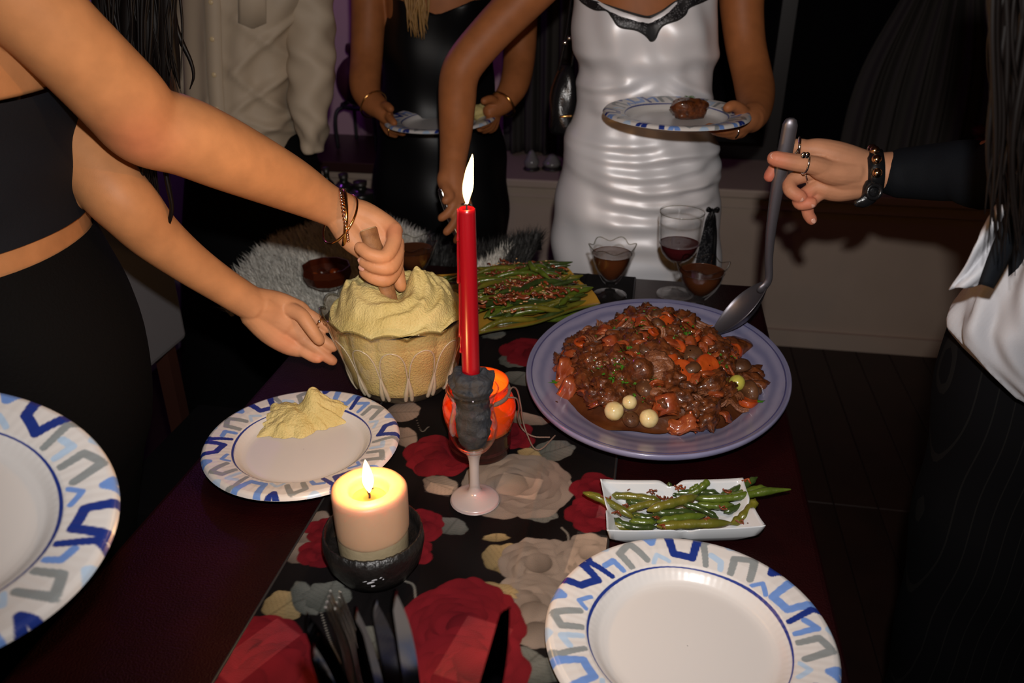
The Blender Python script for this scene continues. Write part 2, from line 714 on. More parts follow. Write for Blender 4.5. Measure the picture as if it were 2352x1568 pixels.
wr = .0010 + .0008 * np.sin(GU * 60 + np.sin(GV * 9) * 2) * np.sin(GV * 7) + .0004 * np.sin(GV * 55 + GU * 20) \
    + .0012 * np.exp(-((GU - .058) / .004) ** 2) + .0012 * np.exp(-((GU + .075) / .004) ** 2)
runner_z = TZ + .0022 + wr
V = np.stack([GU, GV, runner_z], -1).reshape(-1, 3)
# the hems curl down to the table
M['runner'] = mat('runner_fabric', (.01, .01, .01), .55, attr='print', bump=(900, .25, 2), spec=.08)
_t2 = M['runner'].node_tree
_b = _t2.nodes['Principled BSDF']
_sa = nd(_t2, 'ShaderNodeVertexColor', layer_name='satin')
_mr = nd(_t2, 'ShaderNodeMapRange')
_mr.inputs['To Min'].default_value = .75
_mr.inputs['To Max'].default_value = .34
_t2.links.new(_sa.outputs[0], _mr.inputs['Value'])
_t2.links.new(_mr.outputs[0], _b.inputs['Roughness'])
_m2 = nd(_t2, 'ShaderNodeMath', operation='MULTIPLY')
_m2.inputs[1].default_value = .25
_t2.links.new(_sa.outputs[0], _m2.inputs[0])
_t2.links.new(_m2.outputs[0], _b.inputs['Sheen Weight'])
runner = empty('table_runner', (C0[0], C0[1], 0), -AX)
tag(runner, 'black table runner printed with red and cream roses', 'table runner')
CAN2 = CAN * (1 + .55 * SAT[..., None] * np.array([1.0, .8, .55]))  # lighter, warmer print stands in for the satin sheen
mesh('cloth', V, gridf(len(us), len(vs)), M['runner'], runner,
     cols={'print': CAN2.reshape(-1, 3), 'satin': np.repeat(SAT.reshape(-1, 1), 3, 1)})
M['black_thread'] = mat('black_thread', (.012, .012, .013), .6)
for u in (RU0, RU1):
    V, F = tube([(u, v, TZ + .003) for v in np.linspace(-1.31, -.01, 30)], .0016, 6, 1)
    mesh('hem', V, F, M['black_thread'], runner)

# ================================================================ PAPER PLATES
def plate_print(r, a):
    """the print on a paper plate, from radius (m) and angle"""
    c = np.empty(r.shape + (3,))
    c[:] = (.565, .545, .53)
    NAVY, SKY, PALE, GRY = (.012, .030, .19), (.13, .24, .54), (.36, .475, .62), (.21, .232, .238)
    rm = .1095
    s = a * rm / .01            # arc length in cm
    q = (r - .0925) / .032      # 0 at the inner line, 1 near the edge
    per = 2 * math.pi * rm / .01 / 6

    def stroke(pts, w, col, off):
        base = np.array(pts, float) * np.array([.835, 1])
        x = ((s - off) % (2 * math.pi * rm / .01))
        d = np.full(r.shape, 1e9)
        for (x0, q0), (x1, q1) in zip(base[:-1], base[1:]):
            y0, y1, yy = q0 * 3.2, q1 * 3.2, q * 3.2
            for sh in (0, -2 * math.pi * rm / .01):
                xx = x + sh
                L2 = (x1 - x0) ** 2 + (y1 - y0) ** 2
                t = np.clip(((xx - x0) * (x1 - x0) + (yy - y0) * (y1 - y0)) / L2, 0, 1)
                d = np.minimum(d, np.hypot(xx - x0 - t * (x1 - x0), yy - y0 - t * (y1 - y0)))
        al = np.clip((w / 2 - d) / .05 + .5, 0, 1) * (q > .02)
        c[:] = c * (1 - al[..., None]) + np.array(col) * al[..., None]
    for k in range(6):
        o = k * per
        j = ((k * 37) % 11 - 5) * .04
        A, B = (NAVY, SKY) if k % 3 else (SKY, NAVY)
        stroke([(.0, 1.4), (.70 + j, .26), (3.05, .40 + j), (3.55, 1.4)], .82, A, o)
        stroke([(4.4, 1.4), (5.4, .80), (6.5 + j, 1.4)], .70, B, o)
        stroke([(3.8, .10), (5.2, .34), (6.0, .06)], .50, PALE if k % 2 else SKY, o)
        stroke([(6.7, .22), (7.9 + j, .92), (9.6, .66), (9.2, .10)], .76, GRY, o)
        stroke([(9.0, 1.4), (10.6, 1.0), (11.8, 1.4)], .60, PALE, o)
        stroke([(10.6, .10), (10.9, .56 + j), (12.2, .50)], .66, SKY if k % 2 else PALE, o)
        stroke([(12.3, 1.4), (13.3, .86), (12.6, .10)], .66, NAVY if k % 2 else GRY, o)
    # the thin hand-drawn ring
    rr = .0898 + .0004 * np.sin(a * 5)
    w = .0010 + .0004 * np.sin(a * 3 + 1)
    al = np.clip((w - np.abs(r - rr)) / .0004 + .5, 0, 1)
    c[:] = c * (1 - al[..., None]) + np.array(NAVY) * al[..., None]
    return c


_pr = np.concatenate([np.array([.0005, .03, .055, .068]), np.linspace(.074, .088, 9), np.linspace(.0885, .0912, 8), np.linspace(.0918, .1240, 42), [.1255, .127, .1282, .1285]])
_pz = np.interp(_pr, [0, .074, .080, .086, .0925, .110, .122, .1262, .1285], [.0035, .0035, .0055, .0120, .0165, .0205, .0218, .0205, .0165])
_na = 720
_a = np.arange(_na) / _na * 2 * math.pi
_RR, _AA = np.meshgrid(_pr, _a, indexing='ij')
_ZZ = np.repeat(_pz[:, None], _na, 1) + .00009 * np.sin(_AA * 84) * np.clip((_RR - .078) / .01, 0, 1) * np.clip((.128 - _RR) / .01, 0, 1)
_V = np.stack([_RR * np.cos(_AA), _RR * np.sin(_AA), _ZZ], -1).reshape(-1, 3)
_C = plate_print(_RR, _AA).reshape(-1, 3)
# the underside, plain
_ur = [.1283, .124, .110, .0925, .084, .076, .04, .0005]
_uz = [.0160, .0205, .0193, .0152, .0085, .0002, .0002, .0002]
_U2, _F2 = lathe(list(zip(_ur, _uz)), 120)
_F1 = gridf(_na, len(_pr), True)
plate_mesh = None


def paper_plate(label, loc, rot, scale=1.0):
    global plate_mesh
    root = empty('paper_plate', loc)
    root.rotation_euler = rot
    tag(root, label, 'plate', 'printed paper plates')
    if plate_mesh is None:
        o = mesh('plate_face', _V, _F1, M['paper_plate'], root, cols={'print': _C})
        u = mesh('plate_underside', _U2, [f[::-1] for f in _F2], M['plate_back'], root)
        plate_mesh = (o.data, u.data)
    else:
        for nme, d in zip(('plate_face', 'plate_underside'), plate_mesh):
            o = bpy.data.objects.new(nme, d)
            COL.objects.link(o)
            o.parent = root
    root.scale = (scale,) * 3
    return root


M['plate_back'] = mat('plate_back', (.74, .72, .70), .5)
plateA = paper_plate('printed paper plate holding a scoop of mashed potato', (-.258, .852, TZ + .0052), (0, 0, 1.1), .925)
plateC = paper_plate('empty printed paper plate on the table in front of the small white dish', (.158, .540, TZ + .0052), (R(0), R(0), .25))
# plate held out by a guest outside the picture
_e1 = Vector((1, 0, -.315)).normalized()
_e2 = Vector((0, 1, .139))
_e2 = (_e2 - _e1 * _e1.dot(_e2)).normalized()
_m = Matrix((_e1, _e2, _e1.cross(_e2))).transposed()
plateB = paper_plate('empty printed paper plate held tilted above the table edge beside the dark trousers', (-.408 , .448, .983), (_m @ Matrix.Rotation(2.2, 3, 'Z')).to_euler())
plateB.location = Vector((-.408, .448, .983)) - _m.col[2] * .018
plateE = paper_plate('printed paper plate with a piece of beef, held by the woman in white satin', (0, 0, 0), (0, 0, 0))
plateD = paper_plate('printed paper plate held by the woman in the black dress', (0, 0, 0), (0, 0, 0))

# ================================================================ MASHED POTATO
M['mash'] = mat('mashed_potato', (.60, .50, .215), .55, var=((.52, .42, .155), 30), bump=(360, 1.0, 8), spec=.35)
M['herb'] = mat('herb_green', (.05, .13, .02), .5)


def fluff(V, n, seed, box_, amp, size):
    """soft rounded lumps added to a heap"""
    r_ = np.random.RandomState(seed)
    h = np.zeros(len(V))
    for _ in range(n):
        c = r_.uniform(-1, 1, 2) * box_
        s_ = r_.uniform(*size)
        h += r_.uniform(-.6, 1) * amp * np.exp(-((V[:, 0] - c[0]) ** 2 + (V[:, 1] - c[1]) ** 2) / s_ ** 2)
    return h


def relief(V, amp, scale, seed, octaves=4):
    d = nz(V, scale, seed, octaves)
    return V[:, 2] + amp * d


# bowl position and glass bowl
BX, BY = -.155, 1.03
HB, RBT, RBB = .115, .099, .066
M['bowl_glass'] = glass('bowl_glass', (.95, .93, .88), 1.0, .04, body=(.55, .47, .33), amount=.07)
bowl = empty('serving_bowl', (BX, BY, TZ + .003))
tag(bowl, 'scalloped pressed glass serving bowl filled with mashed potato', 'bowl')
NP = 14


def bowl_r(a, t):
    arch = np.abs(np.sin(a * NP / 2))
    return 1 + .018 * np.clip(t, 0, 1) * arch - .016 * (1 - arch) ** 3


def bowl_zz(a, t):
    return .009 * np.clip((t - .62) / .38, 0, 1) ** 2 * np.abs(np.sin(a * NP / 2)) ** .8


outer = [(.001, .0), (.05, .0), (RBB - .004, .001), (RBB + .003, .008), (RBB + .012, .030), (.088, .065), (.096, .095), (RBT, HB - .006), (RBT + .004, HB)]
V1, F1 = lathe(outer, 168, 3, bowl_r, bowl_zz)
inner = [(RBT + .0035, HB + .0006), (RBT - .002, HB - .006), (.0940, .095), (.0860, .066), (.0755, .034), (.065, .011), (.001, .009)]
V2, F2 = lathe(inner, 168, 3, lambda a, t: bowl_r(a, 1 - t), lambda a, t: bowl_zz(a, 1 - t))
_bw = mesh('bowl_wall', *merge((V1, F1), (V2, F2)), M['bowl_glass'], bowl)
# rim bead and the raised arches pressed into the side
a = np.arange(336) / 336 * 2 * math.pi
tt_ = bowl_r(a, 1.0)
V, F = tube(np.stack([(RBT + .004) * tt_ * np.cos(a), (RBT + .004) * tt_ * np.sin(a), HB + bowl_zz(a, 1.0)], 1), .0022, 6, 1, cap=False)
M['glass_edge'] = glass('glass_edge', (.75, .74, .70), 1.6, .05)
mesh('rim', V, F, M['glass_edge'], _bw)
M['rib_glass'] = glass('rib_glass', (.9, .9, .86), 1.3, .1, body=(.8, .72, .55), amount=.45)
_rib = None
for k in range(NP):
    an = (k) * 2 * math.pi / NP
    if _rib is None:
        da = math.pi / NP
        parts = []
        prof_z = [.004, .008, .030, .065, .095]
        prof_r = [RBB, RBB + .003, RBB + .012, .088, .096]
        rad_at = lambda z, an_: float(np.interp(z, prof_z, prof_r) * bowl_r(np.array([an_]), z / HB)[0]) - .0006
        # pale fin between two panels, splitting into the two arches
        for w_, sg in ((.0060, -1), (.0060, 1)):
            P = []
            for z, off in ((.010, .075), (.022, .060), (.036, .030), (.050, .008)):
                an_ = sg * off * da / .28
                r_ = rad_at(z, an_)
                P.append((r_ * math.cos(an_), r_ * math.sin(an_), z))
            parts.append(tube(P, [.0030, .0036, .0024, .0009], 8, 3))
        for sg in (-1, 1):
            P = []
            for z, off in ((.030, .02), (.055, .08), (.076, .20), (.089, .45), (.0945, .78), (.0955, 1.0)):
                an_ = sg * off * da
                r_ = rad_at(z, an_)
                P.append((r_ * math.cos(an_), r_ * math.sin(an_), z))
            parts.append(tube(P, [.0010, .0011, .0011, .0010, .0009, .0008], 6, 4))
        _rib = mesh('rib', *merge(*parts), M['rib_glass'], bowl)
        o = _rib
    else:
        o = _rib.copy()
        COL.objects.link(o)
    o.rotation_euler = (0, 0, an)

# the mash in the bowl: a body that fills the glass and a worked, swirled top
nA, nR = 200, 60
Vm = []
for j in range(nR):
    t = j / (nR - 1)
    for i in range(nA):
        th = 2 * math.pi * i / nA
        r = .0925 * t
        x, y = r * math.cos(th), r * math.sin(th)
        h = HB + .000 + .036 * (1 - t ** 4.2)
        # crater worked by the spoon, ridge beside it, swirled terraces
        h -= .022 * math.exp(-(((x - .004) / .016) ** 2 + ((y + .006) / .030) ** 2))
        h += .022 * math.exp(-(((x - .028) / .020) ** 2 + ((y + .002) / .022) ** 2))
        h += .012 * math.exp(-(((x + .040) / .034) ** 2 + ((y + .010) / .034) ** 2))
        rr = math.hypot(x + .01, y + .02)
        h += .0032 * math.sin(rr * 330 + th * 1.5) * math.exp(-((rr - .07) / .04) ** 2)
        h -= .010 * math.exp(-((t - .90) / .06) ** 2)
        Vm.append((x, y, h))
Vm = np.array(Vm)
_k = np.clip(1.15 - (np.hypot(Vm[:, 0], Vm[:, 1]) / .0925) ** 8, 0, 1)
Vm[:, 2] += (fluff(Vm, 90, 3, (.09, .09), .0055, (.007, .016)) + fluff(Vm, 500, 4, (.09, .09), .0017, (.0022, .0045))) * _k
side = [(.0925, HB - .001), (.0940, .095), (.0862, .066), (.0757, .034), (.0660, .0115), (.001, .0095)]
Vs, Fs = lathe(side, nA, 3, lambda a, t: bowl_r(a, 1 - t))
mash = mesh('mashed_potato', *merge((Vm, gridf(nA, nR, True)), (Vs, Fs)), M['mash'], None, loc=(BX, BY, TZ + .003))
tag(mash, 'creamy mashed potato heaped and swirled in the glass bowl', 'mashed potato')

# scoop on the plate
nA, nR = 150, 44
Vm = []
cs = onz(690, 965, TZ + .01)
for j in range(nR):
    t = j / (nR - 1)
    for i in range(nA):
        th = 2 * math.pi * i / nA
        ed = 1 + .10 * math.sin(3 * th + 1) + .07 * math.sin(7 * th) + .05 * math.sin(13 * th + 2) + .03 * math.sin(23 * th)
        x, y = .064 * t * ed * math.cos(th), .036 * t * ed * math.sin(th)
        h = .030 * (1 - t ** 2.4) + .011 * math.exp(-(((x - .020) / .014) ** 2 + ((y - .012) / .016) ** 2)) * (1 - t ** 3) - .012 * math.exp(-(((x - .002) / .010) ** 2 + ((y - .01) / .02) ** 2)) * (1 - t ** 3)
        h *= .75 + .35 * (x / .064) + .2 * y / .036
        Vm.append((x, y, h))
Vm = np.array(Vm)
_k = np.clip(Vm[:, 2] / .01, 0, 1)
Vm[:, 2] += (fluff(Vm, 50, 5, (.065, .037), .0045, (.006, .012)) + fluff(Vm, 260, 6, (.065, .037), .0016, (.002, .004))) * _k
o = mesh('mashed_potato', Vm, gridf(nA, nR, True), M['mash'], None, loc=(cs[0], cs[1], TZ + .0088), rot=(0, 0, .22))
tag(o, 'scoop of mashed potato lying on the paper plate', 'mashed potato')

# wooden spoon
M['spoon_wood'] = mat('spoon_wood', (.30, .138, .052), .7, var=((.19, .080, .028), 70), bump=(220, .5))
SP_T, SP_B = aty(846, 528, 1.030), aty(912, 735, .995)
d = SP_B - SP_T
spoon = empty('wooden_spoon', tuple(SP_B))
tag(spoon, 'weathered wooden spoon stuck upright into the mashed potato', 'spoon')
P = [np.zeros(3) - d * f for f in (1.0, .96, .75, .5, .3, .12)]
V, F = tube(P, [.0132, .0136, .0132, .0126, .0112, .0095], 14, 4, cap=False, flat=((.75, -.6, .2), .66))
mesh('handle', V, F, M['spoon_wood'], spoon)
P = [-d * .14, -d * .06, d * .04, d * .16]
V, F = tube(P, [.0092, .011, .017, .012], 14, 4, flat=((.75, -.6, .2), .45))
mesh('blade', V, F, M['spoon_wood'], spoon)
M['end_grain'] = mat('end_grain', (.46, .31, .165), .7, var=((.34, .21, .10), 160))
V, F = tube([-d * 1.0, -d * 1.012], [.0131, .0120], 14, 1, cap=False, flat=((.75, -.6, .2), .66))
mesh('end_cut', V, F, M['end_grain'], spoon)

# ================================================================ CANDLES
def flame(name_root, base, h, w, lean, power):
    P = [np.array([0, 0, 0]), np.array([0, 0, h * .15]), np.array([lean * .2, 0, h * .35]), np.array([lean * .5, 0, h * .65]), np.array([lean * .9, 0, h * .9]), np.array([lean, 0, h])]
    V, F = tube(P, [w * .25, w * .7, w, w * .75, w * .3, w * .05], 14, 5)
    o = mesh('flame', V + base, F, M['flame'], name_root)
    l = light('flame_light', 'POINT', (0, 0, 0), power * 2.0, (1.0, .52, .17), shadow_soft_size=.006)
    l.parent = name_root
    l.location = Vector(base) + Vector((lean * .5, 0, h * 1.15))
    return o


def flame_mat():
    m = bpy.data.materials.new('flame')
    m.use_nodes = True
    t = m.node_tree
    t.nodes.clear()
    out = nd(t, 'ShaderNodeOutputMaterial')
    em = nd(t, 'ShaderNodeEmission')
    em.inputs[0].default_value = (1, .66, .25, 1)
    em.inputs[1].default_value = 14
    tr = nd(t, 'ShaderNodeBsdfTransparent')
    lw = nd(t, 'ShaderNodeLayerWeight')
    lw.inputs[0].default_value = .25
    mx = nd(t, 'ShaderNodeMixShader')
    t.links.new(lw.outputs['Facing'], mx.inputs[0])
    t.links.new(em.outputs[0], mx.inputs[1])
    t.links.new(tr.outputs[0], mx.inputs[2])
    t.links.new(mx.outputs[0], out.inputs[0])
    return m


M['flame'] = flame_mat()
M['wick'] = mat('wick', (.02, .012, .01), .9)
M['wax_cream'] = mat('wax_cream', (.50, .30, .18), .45, sss=.4, var=((.46, .265, .155), 12))
M['wax_base'] = mat('wax_base', (.34, .27, .165), .5, var=((.28, .22, .13), 30), bump=(200, .2))
M['wax_pool'] = mat('wax_pool', (.62, .36, .09), .08, sss=.3, coat=.6)
for k in ('wax_cream', 'wax_pool'):
    M[k].node_tree.nodes['Principled BSDF'].inputs['Subsurface Scale'].default_value = .03

# pillar candle in its black bowl
PX, PY = -.137, .640
cb = empty('candle_bowl', (PX - .001, PY + .006, TZ + .003))
tag(cb, 'rough black bowl under the lit cream pillar candle', 'bowl')
M['black_clay'] = mat('black_clay', (.006, .0055, .005), .38, var=((.012, .010, .009), 40), bump=(160, .8, 5), spec=.5)
jag = np.random.RandomState(3).uniform(-1, 1, 160)
V, F = lathe([(.001, 0), (.028, 0), (.038, .004), (.047, .020), (.0505, .038), (.049, .052), (.0468, .052), (.0455, .040), (.044, .034), (.001, .033)], 160, 1,
             None, lambda a, t: .0012 * jag * (np.exp(-((t - .6) / .08) ** 2)))
mesh('bowl_wall', V, F, M['black_clay'], cb)
M['glint'] = mat('glint_white', (.55, .55, .58), .5)  # flash reflection on the rough bowl, painted as pale flakes
rs = np.random.RandomState(8)
for k, (an_, zz, w, h) in enumerate(((-1.52, .026, .0050, .0016), (-1.42, .030, .0032, .0012), (-1.46, .021, .0034, .0018), (-1.30, .032, .0016, .0010), (-1.25, .029, .0012, .0008), (-1.62, .028, .0030, .0006))):
    pts = []
    nn = 9
    for i in range(nn):
        t_ = 2 * math.pi * i / nn
        rr_ = rs.uniform(.45, 1.15)
        a2, z2 = an_ + w * rr_ * math.cos(t_) / .05, zz + h * rr_ * math.sin(t_) + .5 * w * math.cos(t_) * .5
        r_ = np.interp(z2, [.004, .020, .038, .052], [.038, .047, .0505, .049]) + .0004
        pts.append((r_ * math.cos(a2), r_ * math.sin(a2), z2))
    c_ = np.mean(pts, 0) * np.array([1.008, 1.008, 1])
    mesh('painted_glint', np.array(pts + [c_]), [(i, (i + 1) % nn, nn) for i in range(nn)], M['glint'], cb, smooth=False)
pc = empty('pillar_candle', (PX, PY, TZ + .037))
tag(pc, 'lit cream pillar candle standing in the black bowl', 'candle')
V, F = lathe([(.001, 0), (.0335, 0), (.0345, .003), (.0348, .024)], 72, 1)
mesh('wax_foot', V, F, M['wax_base'], pc)
wv = lambda a, t: 1 + .012 * np.sin(a * 3 + 1) + .006 * np.sin(a * 7)
V, F = lathe([(.0350, .0235), (.0356, .027), (.0360, .045), (.0362, .066), (.0352, .0715), (.030, .0735), (.022, .0725), (.0195, .070), (.0185, .064), (.0165, .0605)], 72, 2, wv)
mesh('wax_body', V, F, M['wax_cream'], pc)
V, F = lathe([(.0195, .0605), (.015, .0600), (.001, .0600)], 48)
mesh('wax_pool', V, F, M['wax_pool'], pc)
V, F = tube([(0, 0, .058), (.0005, 0, .064), (-.001, 0, .068), (.002, -.001, .0715), (.0045, -.001, .0718)], [.0012, .0011, .001, .001, .0008], 6, 3)
mesh('wick', V, F, M['wick'], pc)
flame(pc, (.0005, 0, .068), .036, .0054, -.001, .42)

# shot glass with black crepe round a red taper
GX, GY = -.042, .757
GT = .146
sg = empty('candle_glass', (GX, GY, TZ + .004))
tag(sg, 'small stemmed glass with frosted foot holding the red taper', 'glass')
M['frost_glass'] = glass('frost_glass', (.9, .88, .88), 1.0, .25, body=(.62, .56, .55), amount=.42)
mesh('foot', *lathe([(.001, 0), (.0262, 0), (.0275, .0015), (.0262, .004), (.017, .0075), (.009, .012), (.0062, .018), (.0056, .030)], 64, 3), M['frost_glass'], sg)
mesh('stem', *lathe([(.0056, .030), (.0056, .042), (.0060, .054), (.0078, .062), (.0105, .067)], 32, 3), M['frost_glass'], sg)
_cp = mesh('cup', *lathe([(.006, .0675), (.0105, .068), (.018, .074), (.0245, .086), (.0265, .098), (.0250, .110), (.0225, .122), (.0235, .134), (.0275, GT),
                    (.0270, GT), (.0228, .134), (.0217, .122), (.0242, .110), (.0256, .098), (.0236, .087), (.0172, .0755), (.001, .0715)], 72, 3), M['glass'], sg)
mesh('rim', *tube([(.0276 * math.cos(x), .0276 * math.sin(x), GT) for x in np.linspace(0, 2 * math.pi, 60)], .0009, 6, 1), M['glass_edge'], _cp)
M['crepe'] = mat('black_crepe', (.019, .021, .026), .8, var=((.009, .010, .013), 60), bump=(300, .6, 4))
nA = 120
prof = [(.001, .074), (.013, .077), (.0175, .090), (.0190, .104), (.0178, .120), (.0180, .134), (.0205, .144), (.0235, .152), (.0215, .161), (.0155, .167), (.0105, .168), (.0098, .160)]
V, F = lathe(prof, nA, 5)
th = np.arctan2(V[:, 1], V[:, 0])
rad = np.hypot(V[:, 0], V[:, 1])
wr_ = .0016 * np.sin(th * 3 + V[:, 2] * 260) * np.sin(th * 2 - V[:, 2] * 180 + 1) + .0013 * nz(V, 110, 2.2, 3)
wr_ *= np.where(V[:, 2] > .14, 1.6, .8) * np.clip((rad - .008) / .006, 0, 1)
V[:, 0] += np.cos(th) * wr_
V[:, 1] += np.sin(th) * wr_
V[:, 2] += wr_ * .8
cp = mesh('crepe_paper', V, F, M['crepe'], None, loc=(GX, GY, TZ + .004))
tag(cp, 'crumpled black crepe paper stuffed round the foot of the red taper', 'crepe paper')
rc = empty('taper_candle', (GX - .001, GY, TZ + .15))
tag(rc, 'tall lit red taper candle in the small stemmed glass', 'candle')
TH = .246 - .037
HT = .198
V, F = lathe([(.001, -.02), (.0092, -.02), (.0094, 0), (.0090, .1), (.0083, HT - .004), (.0080, HT - .001), (.0070, HT), (.004, HT - .0015), (.001, HT - .002)], 40)
_wx = mesh('wax', V, F, M['wax_red'], rc)
for k, (z0, z1, an) in enumerate(((HT - .001, HT - .075, 3.25), (HT - .07, HT - .135, 3.1), (HT - .13, HT - .152, 3.3), (HT - .002, HT - .03, 3.5))):
    P = [((.0088 + .0003 * i) * math.cos(an + .03 * i), (.0088 + .0003 * i) * math.sin(an + .03 * i), z0 + (z1 - z0) * i / 5) for i in range(6)]
    mesh('wax_drip', *tube(P, [.0006, .0011, .0009, .0012, .0010, .0017], 8, 3), M['wax_red'], _wx)
mesh('wick', *tube([(0, 0, HT - .004), (0, 0, HT + .004), (.0006, 0, HT + .009)], [.001, .0009, .0007], 6, 2), M['wick'], rc)
flame(rc, (.0005, 0, HT + .005), .046, .0050, .006, .65)

# amber jar candle with twine
JX, JY = -.040, .862
jar = empty('jar_candle', (JX, JY, TZ + .003))
tag(jar, 'glowing amber glass jar candle tied with twine behind the small stemmed glass', 'candle')


def amber():
    m = glass('amber_glass', (.85, .20, .02), 1.0, .05, body=(.60, .115, .008), amount=.42)
    return m


M['amber'] = amber()
M['jar_wax'] = mat('jar_wax', (.055, .012, .010), .3, var=((.03, .006, .006), 20), bump=(90, 1.0, 4))
M['twine'] = mat('twine', (.16, .10, .075), .8, bump=(900, .6))
M['amber_base'] = glass('amber_base', (.42, .10, .05), 1.0, .05, body=(.030, .006, .005), amount=.45)
mesh('jar_base', *lathe([(.001, 0), (.034, 0), (.038, .004), (.0385, .020), (.0402, .0365), (.0390, .0365), (.0373, .020), (.036, .006), (.001, .004)], 72, 2), M['amber_base'], jar)
mesh('jar_wall', *lathe([(.0402, .0365), (.0415, .042), (.0445, .055), (.0440, .068), (.0385, .080), (.0345, .086), (.0340, .090), (.0365, .096),
                         (.0352, .096), (.0328, .090), (.0335, .085), (.0375, .079), (.0430, .067), (.0432, .055), (.0402, .042), (.0390, .0365)], 72, 2), M['amber'], jar)
V, F = lathe([(.001, .004), (.0365, .0045), (.0372, .020), (.0386, .034), (.037, .0365), (.02, .034), (.001, .033)], 72, 2)
V[:, 2] += np.where(V[:, 2] > .03, .004 * nz(V, 70, 3, 3), 0)
mesh('wax', V, F, M['jar_wax'], jar)
_nc = mesh('neck_cord', *tube([(.0368 * math.cos(x), .0368 * math.sin(x), .0835 + .0015 * math.sin(2 * x)) for x in np.linspace(0, 2 * math.pi, 48)], .0022, 8, 1, flat=((0, 0, 1), 1.4)), M['twine'], jar)


def jl(px, py, z):
    p = onz(px, py, TZ + .003 + z)
    return (p[0] - JX, p[1] - JY, z)


for pts in ([(1166, 908, .083), (1176, 890, .085), (1188, 896, .075), (1196, 930, .05), (1202, 970, .02), (1212, 1000, .006), (1226, 1028, .003), (1245, 1030, .003), (1275, 1000, .003)],
            [(1166, 912, .083), (1186, 915, .078), (1192, 935, .055), (1190, 960, .03), (1200, 985, .008), (1225, 1002, .004), (1262, 1004, .003)]):
    mesh('twine_end', *tube([jl(*q) for q in pts], .0011, 6, 5), M['twine'], _nc)
mesh('wick', *tube([(0, 0, .032), (0, 0, .044)], .001, 6, 1), M['wick'], jar)
flame(jar, (0, 0, .044), .020, .004, 0, .30)

# ================================================================ BLUE PLATTER AND THE STEW
PC = np.array([.204, 1.020])
PRX, PRY, PROT = .180, .227, -.273
M['blue_glaze'] = mat('blue_glaze', (.20, .21, .42), .28, spec=.5, coat=.3)
_tn = M['blue_glaze'].node_tree
_tc = nd(_tn, 'ShaderNodeTexCoord')
_mp = nd(_tn, 'ShaderNodeMapping')
_mp.inputs['Scale'].default_value = (1 / PRX, 1 / PRY, 0)
_wv = nd(_tn, 'ShaderNodeTexWave', wave_type='RINGS', rings_direction='Z')
_wv.inputs['Scale'].default_value = 3.2
_wv.inputs['Distortion'].default_value = 2.5
_wv.inputs['Detail'].default_value = 3.0
_mx = nd(_tn, 'ShaderNodeMix', data_type='RGBA')
_mx.inputs[6].default_value = (.150, .150, .255, 1)
_mx.inputs[7].default_value = (.235, .225, .335, 1)
_tn.links.new(_tc.outputs['Object'], _mp.inputs[0])
_tn.links.new(_mp.outputs[0], _wv.inputs['Vector'])
_tn.links.new(_wv.outputs[0], _mx.inputs[0])
_tn.links.new(_mx.outputs[2], _tn.nodes['Principled BSDF'].inputs['Base Color'])
plt = empty('serving_platter', (PC[0], PC[1], TZ + .0045), PROT)
tag(plt, 'large oval lavender blue ceramic platter under the beef stew', 'platter')


def oval(prof, n, k=2):
    V, F = lathe(prof, n, k)
    V[:, 0] *= PRX
    V[:, 1] *= PRY
    return V, F


V, F = oval([(.001, .006), (.55, .006), (.70, .010), (.80, .019), (.93, .028), (.985, .0325), (1.0, .0335), (1.006, .030), (.99, .024), (.93, .019), (.80, .010), (.68, .001), (.66, 0), (.001, 0)], 160)
_pb = mesh('platter_body', V, F, M['blue_glaze'], plt)
M['blue_line'] = mat('blue_line', (.060, .058, .15), .3)
V, F = tube([(PRX * .965 * math.cos(x), PRY * .965 * math.sin(x), .0306) for x in np.linspace(0, 2 * math.pi, 120)], .0012, 6, 1, flat=((0, 0, 1), .5))
mesh('rim_band', V, F, M['blue_line'], _pb)

# mound of stew
SL, SR, SB = onz(1278, 880, .78), onz(1748, 872, .78), onz(1520, 980, .775)
SCX, SAX = (SL[0] + SR[0]) / 2, (SR[0] - SL[0]) / 2
SCY, SAY = SB[1] + .145, .145
SZ = TZ + .0165


def mound(x, y):
    """height of the stew above its platter at world x, y"""
    dx, dy = (x - SCX) / SAX, (y - SCY) / SAY
    r = math.hypot(dx, dy)
    if r >= 1:
        return 0.0
    h = .058 * (1 - r ** 2.2) + .016 * math.exp(-((dx - .05) ** 2 + (dy - .35) ** 2) / .10) - .010 * math.exp(-((dx - .45) ** 2 + (dy + .2) ** 2) / .12)
    return max(h, 0)


M['gravy'] = mat('brown_gravy', (.085, .025, .006), .4, spec=.25, var=((.05, .014, .005), 30), bump=(120, .35, 3), coat=.4)
nA, nR = 120, 44
Vm = []
for j in range(nR):
    t = j / (nR - 1)
    for i in range(nA):
        th = 2 * math.pi * i / nA
        e = 1.03 + .05 * math.sin(3 * th + 2) + .04 * math.sin(5 * th) + .035 * math.sin(11 * th + 1)
        x, y = SCX + SAX * t * e * math.cos(th), SCY + SAY * t * e * math.sin(th)
        Vm.append((x, y, SZ + mound(x, y) + .0012 * (1 - t ** 6)))
Vm = np.array(Vm)
Vm[:, 2] += .006 * nz(Vm, 60, 7, 4) * np.clip((Vm[:, 2] - SZ) / .012, 0, 1)
o = mesh('gravy', Vm, gridf(nA, nR, True), M['gravy'], None)
tag(o, 'glossy brown gravy pooled under the stew pieces on the blue platter', 'gravy')
gsp = onz(1292, 955, TZ + .02)
